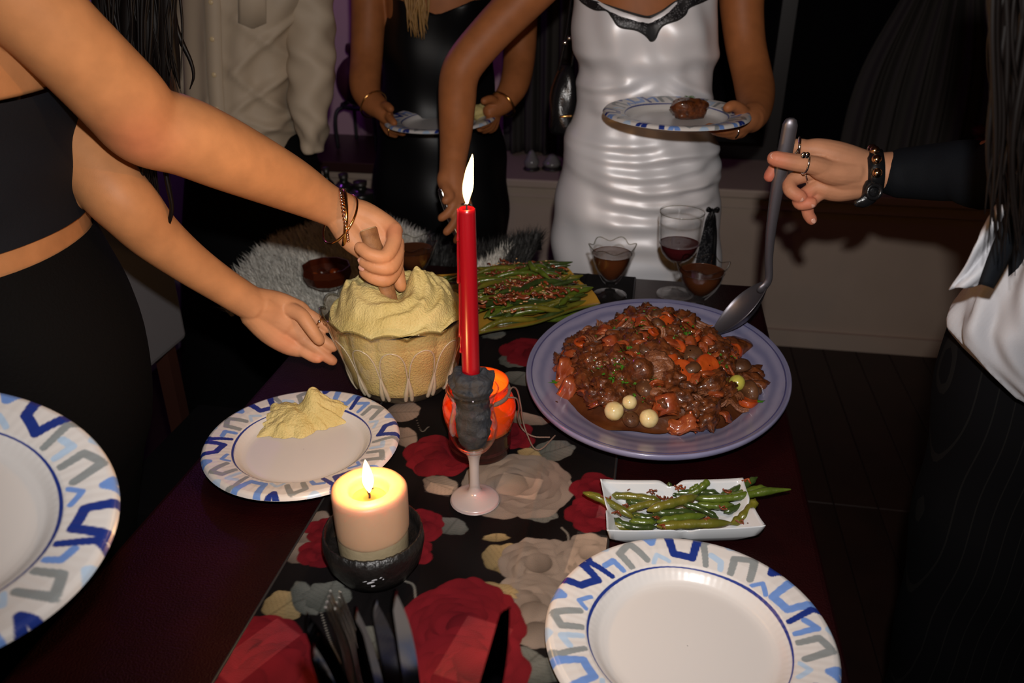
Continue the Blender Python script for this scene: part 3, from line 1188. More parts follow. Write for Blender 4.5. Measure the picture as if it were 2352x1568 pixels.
for k, (px, py, w, h, lb) in enumerate(((1275, 926, .0040, .0025, 'small gravy drip high on the left side of the blue platter'), (1280, 947, .0045, .0028, 'small gravy drip low on the left side of the blue platter'))):
    p = onz(px, py, TZ + .024)
    o = mesh('gravy_drip', *blob((0, 0, 0), (w, h, .0009), 14, 6), M['gravy'], None, loc=(p[0], p[1], TZ + .026))
    tag(o, lb, 'gravy drip')


def lump(seed, rad, amp, scale, nu=18, nv=11, cube=0.0):
    V, F = blob((0, 0, 0), (1, 1, 1), nu, nv)
    if cube:
        m = np.max(np.abs(V), axis=1)[:, None]
        V = V * (1 - cube) + V / np.maximum(m, 1e-6) * cube * .8
    V = V * (1 + amp * nz(V, scale, seed, 3))[:, None]
    return V * np.array(rad), F


M['beef'] = mat('braised_beef', (.140, .037, .008), .5, spec=.25, var=((.048, .012, .003), 110), bump=(220, .9, 4), coat=.9)
M['beef_torn'] = mat('torn_beef', (.24, .090, .038), .42, var=((.12, .038, .015), 120), bump=(300, .9, 4), coat=.15)
M['bacon'] = mat('bacon', (.17, .024, .005), .5, spec=.25, var=((.27, .060, .013), 70), bump=(160, .5), coat=.9)
M['carrot'] = mat('carrot', (.40, .062, .006), .5, spec=.25, var=((.30, .036, .005), 60), bump=(150, .3), coat=.7)
M['mushroom'] = mat('mushroom', (.055, .020, .008), .5, spec=.25, var=((.10, .040, .015), 50), bump=(120, .6), coat=.4)
M['onion'] = mat('pearl_onion', (.66, .56, .30), .2, var=((.56, .40, .15), 45), coat=.4, sss=.2)
M['onion_yellow'] = mat('pearl_onion_yellow', (.42, .38, .06), .22, coat=.4)
M['parsley'] = mat('parsley', (.055, .19, .012), .4, var=((.03, .11, .008), 200))

# piece shapes, shared by their copies
PIECES = {}
for k in range(4):
    PIECES['beef_chunk', k] = (lump(10 + k, (.020, .0125, .0105), .42, 1.9, 26, 16, .5), M['beef'])
for k in range(3):
    V, F = lump(30 + k, (.017, .009, .0040), .45, 2.2, 22, 12, .6)
    V[:, 2] += .006 * np.sin(V[:, 0] * 160 + k) + .003 * np.sin(V[:, 1] * 200)
    PIECES['bacon_piece', k] = ((V, F), M['bacon'])
for k in range(2):
    V, F = lathe([(.001, -.0042), (.0115, -.0042), (.0132, -.003), (.0136, 0), (.0132, .003), (.0115, .0042), (.006, .0036), (.001, .0038)], 28, 2)
    V[:, 0] *= 1 + .1 * k
    PIECES['carrot_slice', k] = ((V + .0006 * nz(V, 200, k)[:, None], F), M['carrot'])
for k in range(2):
    V, F = lathe([(.001, -.004), (.009, -.004), (.0145, -.002), (.0150, .002), (.012, .008), (.006, .011), (.001, .0115)], 24, 2)
    V2, F2 = lathe([(.0045, -.003), (.004, -.009), (.0048, -.015), (.001, -.016)], 14, 2)
    PIECES['mushroom', k] = (merge((V * (1 - .12 * k), F), (V2, F2)), M['mushroom'])
for k in range(3):
    q = np.linspace(0, 1, 7)
    P = np.stack([.032 * (q - .5), .006 * np.sin(q * 4 + k), .004 * np.sin(q * 6 + 2 * k)], 1)
    PIECES['beef_shred', k] = (merge(*[tube(P + np.array([.002 * j, .0024 * (j - 1.5), .0012 * (j % 2)]), [.0008, .002, .0026, .0022, .0024, .0018, .0006], 6, 2) for j in range(4)]), M['beef_torn'])
LBL = {'beef_chunk': ('dark braised beef chunk buried in the stew heap', 'beef', 'beef chunks in the stew'),
       'bacon_piece': ('red brown curled bacon piece in the stew heap', 'bacon', 'bacon pieces in the stew'),
       'carrot_slice': ('orange carrot slice tucked in the stew heap', 'carrot', 'carrot slices in the stew'),
       'beef_shred': ('stringy shred of braised beef in the stew heap', 'beef', 'beef shreds in the stew'),
       'mushroom': ('dark cooked mushroom in the stew heap', 'mushroom', 'mushrooms in the stew')}
_pd = {}


def piece(kind, var, loc, rot, sc, label=None):
    key = (kind, var)
    if key not in _pd:
        (V, F), m = PIECES[key]
        o = mesh(kind, V, F, m, None)
        _pd[key] = o.data
    else:
        o = bpy.data.objects.new(kind, _pd[key])
        COL.objects.link(o)
    o.location = loc
    o.rotation_euler = rot
    o.scale = (sc,) * 3 if np.isscalar(sc) else sc
    lb = LBL[kind]
    tag(o, label or lb[0], lb[1], lb[2])
    return o


def on_stew(px, py, dz=.006):
    """the point of the stew surface seen at a picture point"""
    for z in np.linspace(SZ + .10, SZ, 260):
        p = onz(px, py, z)
        if SZ + mound(p[0], p[1]) + dz >= z:
            break
    return p


SPEC = [on_stew(*q) for q in ((1410, 944), (1446, 924), (1490, 961), (1693, 879), (1625, 842), (1722, 900), (1512, 842), (1462, 860), (1300, 858), (1308, 893), (1540, 932))]
rs = random.Random(12)
pts = []
cnt = {}
tries = 0
while len(pts) < 190 and tries < 9000:
    tries += 1
    x, y = rs.uniform(-1, 1), rs.uniform(-1, 1)
    r = math.hypot(x, y)
    if r > .96:
        continue
    wx, wy = SCX + SAX * x, SCY + SAY * y
    if any((wx - q[0]) ** 2 + (wy - q[1]) ** 2 < .0175 ** 2 for q in SPEC):
        continue
    if any((wx - a) ** 2 + (wy - b) ** 2 < .0108 ** 2 for a, b in pts):
        continue
    pts.append((wx, wy))
    k = rs.random()
    kind = 'beef_chunk' if k < .34 else 'bacon_piece' if k < .70 else 'carrot_slice' if k < .75 else 'mushroom' if k < .82 else 'beef_shred'
    v = rs.randrange({'beef_chunk': 4, 'bacon_piece': 3, 'carrot_slice': 2, 'mushroom': 2, 'beef_shred': 3}[kind])
    tilt = .5 if kind != 'carrot_slice' else .7
    piece(kind, v, (wx, wy, SZ + mound(wx, wy) + .004), (rs.uniform(-tilt, tilt), rs.uniform(-tilt, tilt), rs.uniform(0, 6.3)), rs.uniform(.65, 1.3))


p = on_stew(1625, 842, .012)
piece('carrot_slice', 0, tuple(p), (.75, .15, .4), 1.3, 'large glazed carrot round facing up on the ladle side of the stew')
p = on_stew(1300, 858, .007)
piece('bacon_piece', 0, tuple(p), (.2, -.5, 1.3), 1.55, 'big orange red bacon piece at the left end of the stew')
p = on_stew(1308, 893, .006)
piece('bacon_piece', 1, tuple(p), (.3, -.4, .9), 1.35, 'bacon piece beside the leftmost edge of the stew, near the gravy drips')
p = on_stew(1540, 932, .006)
piece('bacon_piece', 2, tuple(p), (.5, .1, .3), 1.5, 'curled bacon piece beside the white pearl onion at the front of the stew')
p = on_stew(1570, 975, .005)
piece('bacon_piece', 0, tuple(p), (.3, .2, .1), 1.2, 'bacon piece lying at the very front edge of the stew')
p = on_stew(1605, 945, .006)
piece('carrot_slice', 1, tuple(p), (.9, .1, .2), 1.05, 'orange carrot slice at the front edge of the stew by the bacon')
p = on_stew(1722, 900, .009)
o = piece('mushroom', 0, tuple(p), (.2, -1.45, .2), 1.1, 'whole dark mushroom with its stem pointing to the platter rim')
# torn beef in the middle
V, F = lump(77, (.021, .024, .017), .25, 1.2, 30, 18, .25)
V[:, 2] += .0018 * np.sin(V[:, 1] * 900 + 2 * np.sin(V[:, 0] * 160))
p = on_stew(1512, 842, .006)
o = mesh('torn_beef', V, F, M['beef_torn'], None, loc=tuple(p), rot=(.3, .2, .2))
tag(o, 'pale torn open beef chunk showing its fibres at the centre of the stew', 'beef')
V, F = lump(78, (.020, .017, .030), .16, 1.1, 26, 16, .2)
p = on_stew(1462, 860, .006)
o = mesh('beef_chunk', V, F, M['beef'], None, loc=tuple(p), rot=(.5, .2, .3))
tag(o, 'large smooth glazed beef chunk left of the torn beef', 'beef')
V, F = lump(79, (.026, .022, .018), .2, 1.1, 26, 16, .2)
p = on_stew(1690, 800, .004)
o = mesh('beef_chunk', V, F, M['beef'], None, loc=tuple(p), rot=(.1, .2, .3))
tag(o, 'large dark beef chunk under the ladle at the end of the stew', 'beef')
V, F = lump(81, (.017, .008, .010), .2, 1.4, 22, 14, .5)
p = on_stew(1515, 905, .006)
o = mesh('torn_beef', V, F, M['beef_torn'], None, loc=tuple(p), rot=(.4, .2, .1))
tag(o, 'small torn pale beef piece above the front white pearl onion', 'beef')
for (px, py, rad, m, lb) in ((1410, 944, .0125, 'onion', 'browned white pearl onion at the front of the stew, largest of the pair'),
                             (1446, 924, .0095, 'onion', 'smaller greenish white pearl onion behind the browned one'),
                             (1490, 961, .0120, 'onion', 'white pearl onion at the front edge of the stew, next to the bacon'),
                             (1693, 879, .0108, 'onion_yellow', 'yellow green pearl onion beside the whole mushroom')):
    p = on_stew(px, py, rad * .75)
    V, F = lathe([(.001, -1), (.55, -.85), (.93, -.35), (1.0, .1), (.82, .62), (.42, .92), (.15, 1.0), (.001, 1.02)], 28, 4)
    V = V * rad * (1 + .02 * nz(V, 1.5, px))[:, None]
    o = mesh('pearl_onion', V, F, M[m], None, loc=tuple(p), rot=(.7, rs.uniform(-.4, .4), rs.uniform(0, 6)))
    tag(o, lb, 'onion', 'pearl onions in the stew')


def leaf_bit(s, seed):
    r_ = random.Random(seed)
    n = 9
    V = [(0, 0, .0006)]
    for i in range(n):
        a = 2 * math.pi * i / n
        rr = s * (1 if i % 2 else .55) * r_.uniform(.7, 1.25)
        V.append((rr * math.cos(a) * 1.3, rr * math.sin(a) * .8, r_.uniform(-.0005, .0012)))
    return np.array(V), [(0, 1 + i, 1 + (i + 1) % n) for i in range(n)]


parts = []
clusters = [(1440, 770, 40, 34), (1580, 755, 34, 20), (1405, 880, 40, 22), (1425, 850, 20, 30), (1500, 735, 80, 30), (1560, 800, 90, 60), (1660, 830, 30, 14), (1480, 900, 60, 40), (1370, 830, 50, 30)]
for (cx, cy, wx, wy) in clusters:
    for k in range(26 if wx < 45 else 14):
        p = on_stew(rs.gauss(cx, wx * .6), rs.gauss(cy, wy * .6), .013)
        V, F = leaf_bit(rs.uniform(.0016, .0040), rs.random())
        rot = np.array(Matrix.Rotation(rs.uniform(0, 6), 3, 'Z') @ Matrix.Rotation(rs.uniform(-.8, .8), 3, 'X'))
        parts.append((V @ rot.T + p, F))
o = mesh('chopped_parsley', *merge(*parts), M['parsley'], None, smooth=False)
tag(o, 'chopped green parsley scattered over the beef stew', 'parsley', kind='stuff')
for (px, py, s, lb) in ((1275, 878, .007, 'single parsley leaf poking out at the left of the stew'), (1748, 922, .006, 'parsley leaf under the whole mushroom')):
    p = onz(px, py, TZ + .026)
    V, F = leaf_bit(s, px)
    o = mesh('parsley_leaf', V, F, M['parsley'], None, loc=(p[0], p[1], TZ + .0265), smooth=False)
    tag(o, lb, 'parsley')

# ================================================================ LADLE
M['ladle_metal'] = mat('ladle_metal', (.13, .12, .135), .36, .75)
LY = 1.135
lad = empty('ladle', tuple(aty(1700, 715, LY)))
tag(lad, 'long dark grey steel ladle dipping into the beef stew', 'ladle')
L0 = np.array(lad.location)
P = [aty(x, y, LY + dy) - L0 for x, y, dy in ((1815, 287, .0), (1804, 345, 0), (1786, 430, 0), (1772, 520, 0), (1766, 590, 0), (1766, 635, 0), (1760, 652, 0), (1748, 664, 0))]
V, F = tube(P, [.0104, .0104, .0092, .0074, .0060, .0056, .0058, .0062], 14, 6, flat=((.25, 1, .1), .40))
mesh('handle', V, F, M['ladle_metal'], lad)
# the bowl of the ladle, an elongated scoop seen from its side
A, B = aty(1757, 655, LY) - L0, aty(1640, 765, LY) - L0
ax = B - A
L = np.linalg.norm(ax)
ax /= L
sd = np.array([0, 1, 0.]) - ax * ax[1]
sd /= np.linalg.norm(sd)
up = np.cross(sd, ax)
if up[2] < 0:
    up = -up
nu, nv = 17, 26
Vo = []
for sgn in (0, 1):
    for j in range(nv):
        t = j / (nv - 1)
        w = .034 * math.sin(math.pi * (.06 + .90 * t)) ** .7 * (1 - .15 * t)
        dpt = .020 * math.sin(math.pi * (.05 + .9 * t)) ** .9
        for i in range(nu):
            s = -1 + 2 * i / (nu - 1)
            Vo.append(A + ax * L * t + sd * w * s - up * (dpt * (1 - s * s) - sgn * .0022))
F = gridf(nu, nv) + [tuple(q + nu * nv for q in f[::-1]) for f in gridf(nu, nv)]
ring = [i for i in range(nu)] + [j * nu + nu - 1 for j in range(1, nv)] + [(nv - 1) * nu + i for i in range(nu - 2, -1, -1)] + [j * nu for j in range(nv - 2, 0, -1)]
F += [(ring[k], ring[(k + 1) % len(ring)], ring[(k + 1) % len(ring)] + nu * nv, ring[k] + nu * nv) for k in range(len(ring))]
mesh('scoop', np.array(Vo), F, M['ladle_metal'], lad)

# ================================================================ GREEN BEANS
M['bean_green'] = mat('bean_green', (.080, .115, .011), .32, var=((.05, .078, .008), 50), bump=(160, .5), coat=.2)
M['bean_olive'] = mat('bean_olive', (.125, .112, .012), .32, var=((.075, .08, .009), 50), bump=(160, .5), coat=.2)
M['bean_dark'] = mat('bean_dark', (.038, .062, .012), .28, var=((.02, .035, .008), 50), bump=(160, .4), coat=.3)
M['white_glaze'] = mat('white_glaze', (.52, .54, .56), .16, spec=.5, coat=.3)
M['yellow_glaze'] = mat('yellow_glaze', (.50, .27, .035), .25, var=((.44, .24, .03), 9), coat=.3)
M['green_glaze'] = mat('green_glaze', (.20, .20, .03), .25, coat=.3)

# small white dish with four lobes
dq = [onz(x, y, TZ + .030) for x, y in ((1378, 1105), (1706, 1102), (1758, 1212), (1393, 1222))]
DC = sum(dq) / 4
DC[2] = TZ + .001


def quad(c, s, t):
    return c[3] * (1 - s) * (1 - t) / 4 + c[2] * (1 + s) * (1 - t) / 4 + c[1] * (1 + s) * (1 + t) / 4 + c[0] * (1 - s) * (1 + t) / 4


dish = empty('serving_dish', tuple(DC))
tag(dish, 'small white rectangular dish with pinched sides holding green beans', 'dish')
nu, nv = 65, 45
top, bot = [], []
for j in range(nv):
    for i in range(nu):
        s, t = -1 + 2 * i / (nu - 1), -1 + 2 * j / (nv - 1)
        n1 = math.exp(-(s / .10) ** 2) * abs(t) ** 6
        n2 = math.exp(-(t / .13) ** 2) * abs(s) ** 8
        # curved sides between the corners
        ss = s * (1 - .025 * (1 - t * t)) - .03 * n2 * s
        ts = t - .11 * n1 * t
        e = max(abs(s), abs(t))
        rise = np.clip((e - .62) / .38, 0, 1)
        p = quad(dq, ss, ts) - DC
        h = .006 + .024 * rise ** 1.7 * (1 - .38 * n1 - .36 * n2) + .0025 * (abs(s) * abs(t)) ** 4
        h += .004 * math.exp(-(s / .06) ** 2) * (.3 + .7 * t * t) + .003 * math.exp(-(t / .1) ** 2) * abs(s) ** 3
        top.append((p[0], p[1], h))
        k = .80 + .20 * rise ** .5 if e > 0 else 1
        q = quad(dq, ss * (.84 + .155 * rise), ts * (.84 + .155 * rise)) - DC
        bot.append((q[0], q[1], max((h - .006) * .9 - .002, 0) if rise < .95 else h - .002))
n = nu * nv
F = gridf(nu, nv) + [tuple(q + n for q in f[::-1]) for f in gridf(nu, nv)]
ring = [i for i in range(nu)] + [j * nu + nu - 1 for j in range(1, nv)] + [(nv - 1) * nu + i for i in range(nu - 2, -1, -1)] + [j * nu for j in range(nv - 2, 0, -1)]
F += [(ring[k] + n, ring[(k + 1) % len(ring)] + n, ring[(k + 1) % len(ring)], ring[k]) for k in range(len(ring))]
mesh('dish_body', np.array(top + bot), F, M['white_glaze'], dish)


def bean(P, r, m, label, group, stemcol=None):
    P = np.asarray(P, float)
    c = P.mean(0)
    Q = cr(P - c, 5)
    t = np.linspace(0, 1, len(Q))
    seed = float(abs(P[0][0] * 97 + P[-1][1] * 31) % 7)
    rr = r * (np.clip(t / .10, .18, 1) ** .6) * (np.clip((1 - t) / .16, .10, 1) ** .7) * (1 + .10 * np.sin(t * 26 + seed))
    V, F = tube(Q, rr, 9, 1)
    o = mesh('green_bean', V, F, M[m], None, loc=tuple(c))
    tag(o, label, 'green bean', group)
    return o


def dpx(cx, cy):
    return 1280 + cx / 4.055, 1060 + cy / 4.055


WB = [  # (points in the close-up view with height), radius, colour, label
    ([(250, 290, 30), (360, 325, 29), (440, 365, 27), (560, 425, 25), (640, 475, 22), (710, 520, 19)], .0052, 'bean_olive', 'long olive bean hanging over the left end of the white dish'),
    ([(440, 232, 22), (540, 262, 19), (660, 270, 17), (760, 290, 16), (840, 300, 15)], .0050, 'bean_green', 'green bean with a pointed dark tip in the back left lobe of the white dish'),
    ([(500, 318, 18), (620, 318, 19), (760, 330, 20), (880, 350, 20), (960, 362, 19)], .0052, 'bean_olive', 'olive bean lying just behind the overhanging one in the white dish'),
    ([(650, 370, 15), (750, 385, 15), (860, 400, 14), (1000, 400, 14)], .0048, 'bean_dark', 'dark bean low in the middle of the white dish'),
    ([(640, 460, 16), (720, 430, 19), (820, 400, 21), (960, 375, 22)], .0050, 'bean_olive', 'short olive bean leaning on the middle of the white dish heap'),
    ([(850, 450, 23), (960, 415, 26), (1080, 385, 28), (1200, 350, 29), (1300, 318, 29)], .0062, 'bean_olive', 'thick glossy bean on top of the white dish heap'),
    ([(1040, 195, 33), (1050, 240, 26), (1075, 290, 20), (1110, 330, 17)], .0034, 'bean_dark', 'thin dark bean tip standing at the back notch of the white dish'),
    ([(1230, 265, 26), (1290, 235, 29), (1305, 205, 33)], .0034, 'bean_green', 'small curled bean tip at the back of the white dish'),
    ([(1220, 310, 20), (1320, 255, 26), (1380, 205, 31), (1408, 172, 33)], .0052, 'bean_green', 'pointed bean standing up at the back of the white dish'),
    ([(1050, 290, 17), (1180, 290, 19), (1320, 285, 20), (1430, 290, 20), (1510, 300, 19)], .0054, 'bean_dark', 'dark bean lying along the back of the white dish'),
    ([(1290, 340, 24), (1430, 345, 26), (1620, 335, 28), (1800, 305, 31), (1950, 275, 34), (2170, 258, 37)], .0052, 'bean_green', 'very long thin bean sticking out past the right end of the white dish'),
    ([(1500, 330, 20), (1640, 275, 25), (1760, 210, 30), (1862, 145, 35)], .0052, 'bean_dark', 'bean reaching furthest up over the right back corner of the white dish'),
    ([(1560, 340, 22), (1700, 305, 26), (1840, 262, 30), (1950, 240, 32)], .0054, 'bean_green', 'blunt ended bean over the right side of the white dish'),
    ([(1170, 395, 26), (1290, 420, 25), (1400, 470, 23), (1500, 525, 20)], .0042, 'bean_dark', 'thin dark bean crossing the front of the white dish heap'),
    ([(1300, 395, 20), (1420, 410, 20), (1540, 410, 20), (1640, 400, 19)], .0048, 'bean_green', 'green bean under the long thin one in the white dish'),
    ([(1560, 470, 17), (1680, 430, 19), (1790, 375, 23)], .0046, 'bean_dark', 'dark bean in the right lobe of the white dish'),
    ([(1840, 355, 31), (1810, 420, 27), (1750, 490, 23), (1690, 545, 18), (1610, 580, 15)], .0062, 'bean_olive', 'fat bright bean leaning on the right wall of the white dish'),
    ([(520, 590, 18), (600, 605, 17), (700, 615, 16)], .0055, 'bean_olive', 'stubby bean end in the front left corner of the white dish'),
    ([(530, 530, 22), (600, 575, 21), (700, 605, 19), (820, 615, 18), (920, 605, 17)], .0046, 'bean_dark', 'slim curved bean along the front left of the white dish'),
    ([(700, 490, 20), (800, 520, 20), (900, 520, 20), (980, 505, 20)], .0050, 'bean_dark', 'dark bean end beside the overhanging olive bean'),
    ([(900, 480, 18), (1040, 475, 19), (1160, 470, 19), (1280, 470, 18)], .0048, 'bean_dark', 'green bean under the thick glossy one in the white dish'),
    ([(940, 560, 21), (1060, 540, 22), (1200, 520, 22), (1380, 500, 21)], .0056, 'bean_green', 'bright green bean near the front of the white dish'),
    ([(940, 600, 19), (1080, 590, 20), (1260, 580, 20), (1440, 575, 20), (1620, 570, 18)], .0058, 'bean_olive', 'long olive bean lying at the front edge of the white dish'),
    ([(680, 555, 18), (800, 565, 19), (920, 565, 18)], .0050, 'bean_green', 'bright bean at the front left of the white dish heap')]
for ptsb, r_, m_, lb in WB:
    bean([onz(*dpx(x, y), TZ + h / 1000 * .86) for x, y, h in ptsb], r_ * .86, m_, lb, 'beans in the white dish')

M['fried_onion'] = mat('fried_onion', (.22, .045, .012), .3, var=((.10, .02, .008), 60), coat=.3)
rs = random.Random(3)
parts = []
for (cx, cy, h) in ((900, 265, 26), (880, 285, 25), (1120, 250, 26), (1150, 235, 30), (985, 330, 23), (1060, 345, 28), (660, 255, 22), (1590, 270, 30), (1770, 180, 33), (560, 480, 27), (930, 520, 25), (985, 600, 24), (1550, 430, 24), (1400, 540, 22), (640, 410, 22), (1800, 580, 20), (1720, 560, 20), (460, 330, 31)):
    for k in range(2):
        p0 = onz(*dpx(cx, cy), TZ + h / 1000 * .9)
        a_ = rs.uniform(0, 6.3)
        ln = rs.uniform(.005, .012)
        P = [p0 + np.array([ln * (t - .5) * math.cos(a_) + .002 * math.sin(t * 5), ln * (t - .5) * math.sin(a_), .003 * math.sin(t * 4 + a_)]) for t in np.linspace(0, 1, 5)]
        parts.append(tube(P, rs.uniform(.0006, .0012), 5, 2))
o = mesh('fried_onion_shreds', *merge(*parts), M['fried_onion'], None)
tag(o, 'crisp red brown onion shreds scattered over the beans in the white dish', 'fried onion', kind='stuff')

# yellow platter
yq = [onz(x, y, TZ + .024) for x, y in ((972, 632), (1285, 598), (1390, 697), (1060, 782))]
YC = sum(yq) / 4
YC[2] = TZ + .004
ypl = empty('serving_platter', tuple(YC))
tag(ypl, 'square yellow glazed platter with wavy rim heaped with green beans', 'platter')


def superq(s, t):
    return s * math.sqrt(1 - t * t * .10), t * math.sqrt(1 - s * s * .10)


nu, nv = 61, 61
top, bot = [], []
for j in range(nv):
    for i in range(nu):
        s, t = -1 + 2 * i / (nu - 1), -1 + 2 * j / (nv - 1)
        e = max(abs(s), abs(t))
        rise = np.clip((e - .55) / .45, 0, 1)
        a_, b_ = superq(s, t)
        p = quad(yq, a_, b_) - YC
        h = .004 + .017 * rise ** 1.3 + .003 * rise * math.sin(3.1 * (s - t) * 1.6)
        top.append((p[0], p[1], h))
        q = quad(yq, a_ * (.8 + .19 * rise), b_ * (.8 + .19 * rise)) - YC
        bot.append((q[0], q[1], max(h - .006, 0) if rise < .95 else h - .003))
n = nu * nv
F = gridf(nu, nv)
mesh('platter_face', np.array(top), F, M['yellow_glaze'], ypl)
ring = [i for i in range(nu)] + [j * nu + nu - 1 for j in range(1, nv)] + [(nv - 1) * nu + i for i in range(nu - 2, -1, -1)] + [j * nu for j in range(nv - 2, 0, -1)]
F = [tuple(q + n for q in f[::-1]) for f in F] + [(ring[k] + n, ring[(k + 1) % len(ring)] + n, ring[(k + 1) % len(ring)], ring[k]) for k in range(len(ring))]
mesh('platter_underside', np.array(top + bot), F, M['green_glaze'], ypl)

rs = random.Random(21)


def yheap(s, t):
    return max(0, .036 * (1 - (s / .92) ** 2) * (1 - (t / .9) ** 2))


bean_vars = []
for k in range(9):
    ln = rs.uniform(.085, .125)
    bend = rs.uniform(-.010, .010)
    Q = np.array([(ln * (t - .5), bend * math.sin(t * 3.14) + .002 * math.sin(t * 7 + k), .002 * math.sin(t * 5 + k)) for t in np.linspace(0, 1, 16)])
    t = np.linspace(0, 1, 16)
    rr = .0046 * rs.uniform(.8, 1.1) * (np.clip(t / .10, .18, 1) ** .6) * (np.clip((1 - t) / .18, .08, 1) ** .7) * (1 + .09 * np.sin(t * 26 + k))
    V, F = tube(Q, rr, 8, 1)
    o = mesh('green_bean', V, F, M[('bean_green', 'bean_olive', 'bean_dark')[k % 3]], None)
    bean_vars.append(o)
for k in range(132):
    lay = k // 33
    s = rs.uniform(-.52, .58)
    t = rs.uniform(-.90, .80) * (1 - .14 * lay)
    p = quad(yq, s, t)
    o = bean_vars[k] if k < 9 else bean_vars[k % 9].copy()
    if k >= 9:
        COL.objects.link(o)
    h = TZ + .011 + .0085 * lay + .35 * max(0, yheap(s, t)) + rs.uniform(0, .004)
    o.location = (p[0], p[1], h)
    o.rotation_euler = (rs.uniform(0, 6.3), rs.uniform(-.10, .10) - (.12 * s), rs.gauss(.38, .24) + (math.pi if rs.random() < .5 else 0))
    tag(o, 'cooked green bean in the heap on the yellow platter', 'green bean', 'beans on the yellow platter')
for (pp, lb) in (([(1285, 700, 34), (1320, 672, 38), (1362, 660, 42)], 'bright bean pointing over the right rim of the yellow platter'), ([(1215, 600, 74), (1225, 616, 70), (1240, 622, 68), (1262, 640, 62)], 'curled light green bean at the top of the heap on the yellow platter')):
    bean([onz(x, y, TZ + h / 1000) for x, y, h in pp], .005, 'bean_green', lb, None)
M['almond'] = mat('almond_crumb', (.55, .36, .17), .5, var=((.45, .24, .09), 90))
parts, parts2 = [], []
for k in range(520):
    s, t = rs.gauss(.05, .32), rs.gauss(-.20, .42)
    if abs(s) > .75 or abs(t) > .85:
        continue
    p = quad(yq, s, t)
    h = TZ + .043 + .34 * yheap(s, t) + rs.uniform(-.004, .003)
    p = np.array([p[0], p[1], h])
    if k % 2:
        parts.append((lump(k, (rs.uniform(.001, .0034), rs.uniform(.001, .0022), .001), .3, 1.2, 6, 4)[0] + p, blob((0, 0, 0), (1, 1, 1), 6, 4)[1]))
    else:
        a_ = rs.uniform(0, 6.3)
        ln = rs.uniform(.006, .02)
        P = [p + np.array([ln * (q - .5) * math.cos(a_), ln * (q - .5) * math.sin(a_), .002 * math.sin(q * 4 + a_)]) for q in np.linspace(0, 1, 5)]
        parts2.append(tube(P, rs.uniform(.0010, .0026), 5, 2))
o = mesh('chopped_almonds', *merge(*parts), M['almond'], None)
tag(o, 'chopped toasted almonds sprinkled over the beans on the yellow platter', 'almonds', kind='stuff')
o = mesh('fried_onion_shreds', *merge(*parts2), M['fried_onion'], None)
tag(o, 'dark fried onion shreds over the beans on the yellow platter', 'fried onion', kind='stuff')

# ================================================================ GLASSES OF GRAVY AND WINE
M['sauce'] = mat('gravy_sauce', (.085, .026, .009), .2, coat=.3)
M['wine'] = mat('red_wine', (.060, .008, .010), .08, coat=.3)


def coupe(label, x, y, h, r):
    root = empty('sundae_glass', (x, y, TZ + .003))
    tag(root, label, 'glass', 'footed glasses of gravy')
    k = h / .093
    rf = lambda a, t: 1 + .07 * np.clip((t - .55) / .45, 0, 1) * np.cos(a * 6)
    zf = lambda a, t: .0035 * np.clip((t - .8) / .2, 0, 1) * np.cos(a * 6)
    V, F = lathe([(.009 * 1, .024 * k), (.014, .028 * k), (.62 * r, .045 * k), (.80 * r, .062 * k), (.92 * r, .080 * k), (r, .093 * k)], 72, 4, rf, zf)
    V2, F2 = lathe([(r * .975, .093 * k), (.89 * r, .080 * k), (.77 * r, .062 * k), (.58 * r, .046 * k), (.010, .031 * k), (.001, .030 * k)], 72, 4, lambda a, t: rf(a, 1 - t), lambda a, t: zf(a, 1 - t))
    _cp = mesh('cup', *merge((V, F), (V2, F2)), M['glass'], root)
    a = np.linspace(0, 2 * math.pi, 90)
    mesh('rim', *tube(np.stack([r * .99 * rf(a, 1.) * np.cos(a), r * .99 * rf(a, 1.) * np.sin(a), .093 * k + zf(a, 1.)], 1), .0011, 6, 1), M['glass_edge'], _cp)
    mesh('foot', *lathe([(.001, 0), (.028, 0), (.030, .0018), (.028, .004), (.012, .008), (.0075, .012), (.0085, .018 * k), (.009, .024 * k)], 48, 3), M['glass'], root)
    V, F = lathe([(.001, .0315 * k), (.0095, .033 * k), (.55 * r, .047 * k), (.745 * r, .062 * k), (.845 * r, .078 * k), (.83 * r, .0795 * k), (.001, .079 * k)], 60, 3)
    s = mesh('gravy', V, F, M['sauce'], None, loc=(x, y, TZ + .003))
    tag(s, 'brown gravy filling the ' + label.split('footed glass', 1)[0] + 'footed glass' + label.split('footed glass', 1)[1], 'gravy')
    return root


coupe('scalloped footed glass standing beside the yellow platter', .172, 1.335, .093, .0385)
coupe('scalloped footed glass behind the blue platter beside the wine glass', .315, 1.272, .084, .0415)
coupe('scalloped footed glass behind the hand with the wooden spoon', -.176, 1.385, .080, .0400)
wx, wy = .288, 1.345
hh = aty(1569, 490, wy)[2] - TZ
wg = empty('wine_glass', (wx, wy, TZ + .002))
tag(wg, 'stemmed wine glass part filled with red wine in front of the satin dress', 'glass')
mesh('foot', *lathe([(.001, 0), (.030, 0), (.0315, .0012), (.029, .003), (.010, .006), (.0045, .012), (.0036, .020)], 48, 3), M['glass'], wg)
mesh('stem', *lathe([(.0036, .020), (.0034, .04), (.0045, hh * .36), (.007, hh * .40)], 20, 3), M['glass'], wg)
_cp = mesh('cup', *lathe([(.006, hh * .40), (.018, hh * .44), (.030, hh * .54), (.0345, hh * .66), (.0365, hh * .82), (.0378, hh), (.0370, hh), (.0356, hh * .82), (.0336, hh * .66), (.0290, hh * .545), (.017, hh * .447), (.001, hh * .41)], 60, 3), M['glass'], wg)
mesh('rim', *tube([(.0375 * math.cos(x), .0375 * math.sin(x), hh) for x in np.linspace(0, 2 * math.pi, 60)], .0008, 6, 1), M['glass_edge'], _cp)
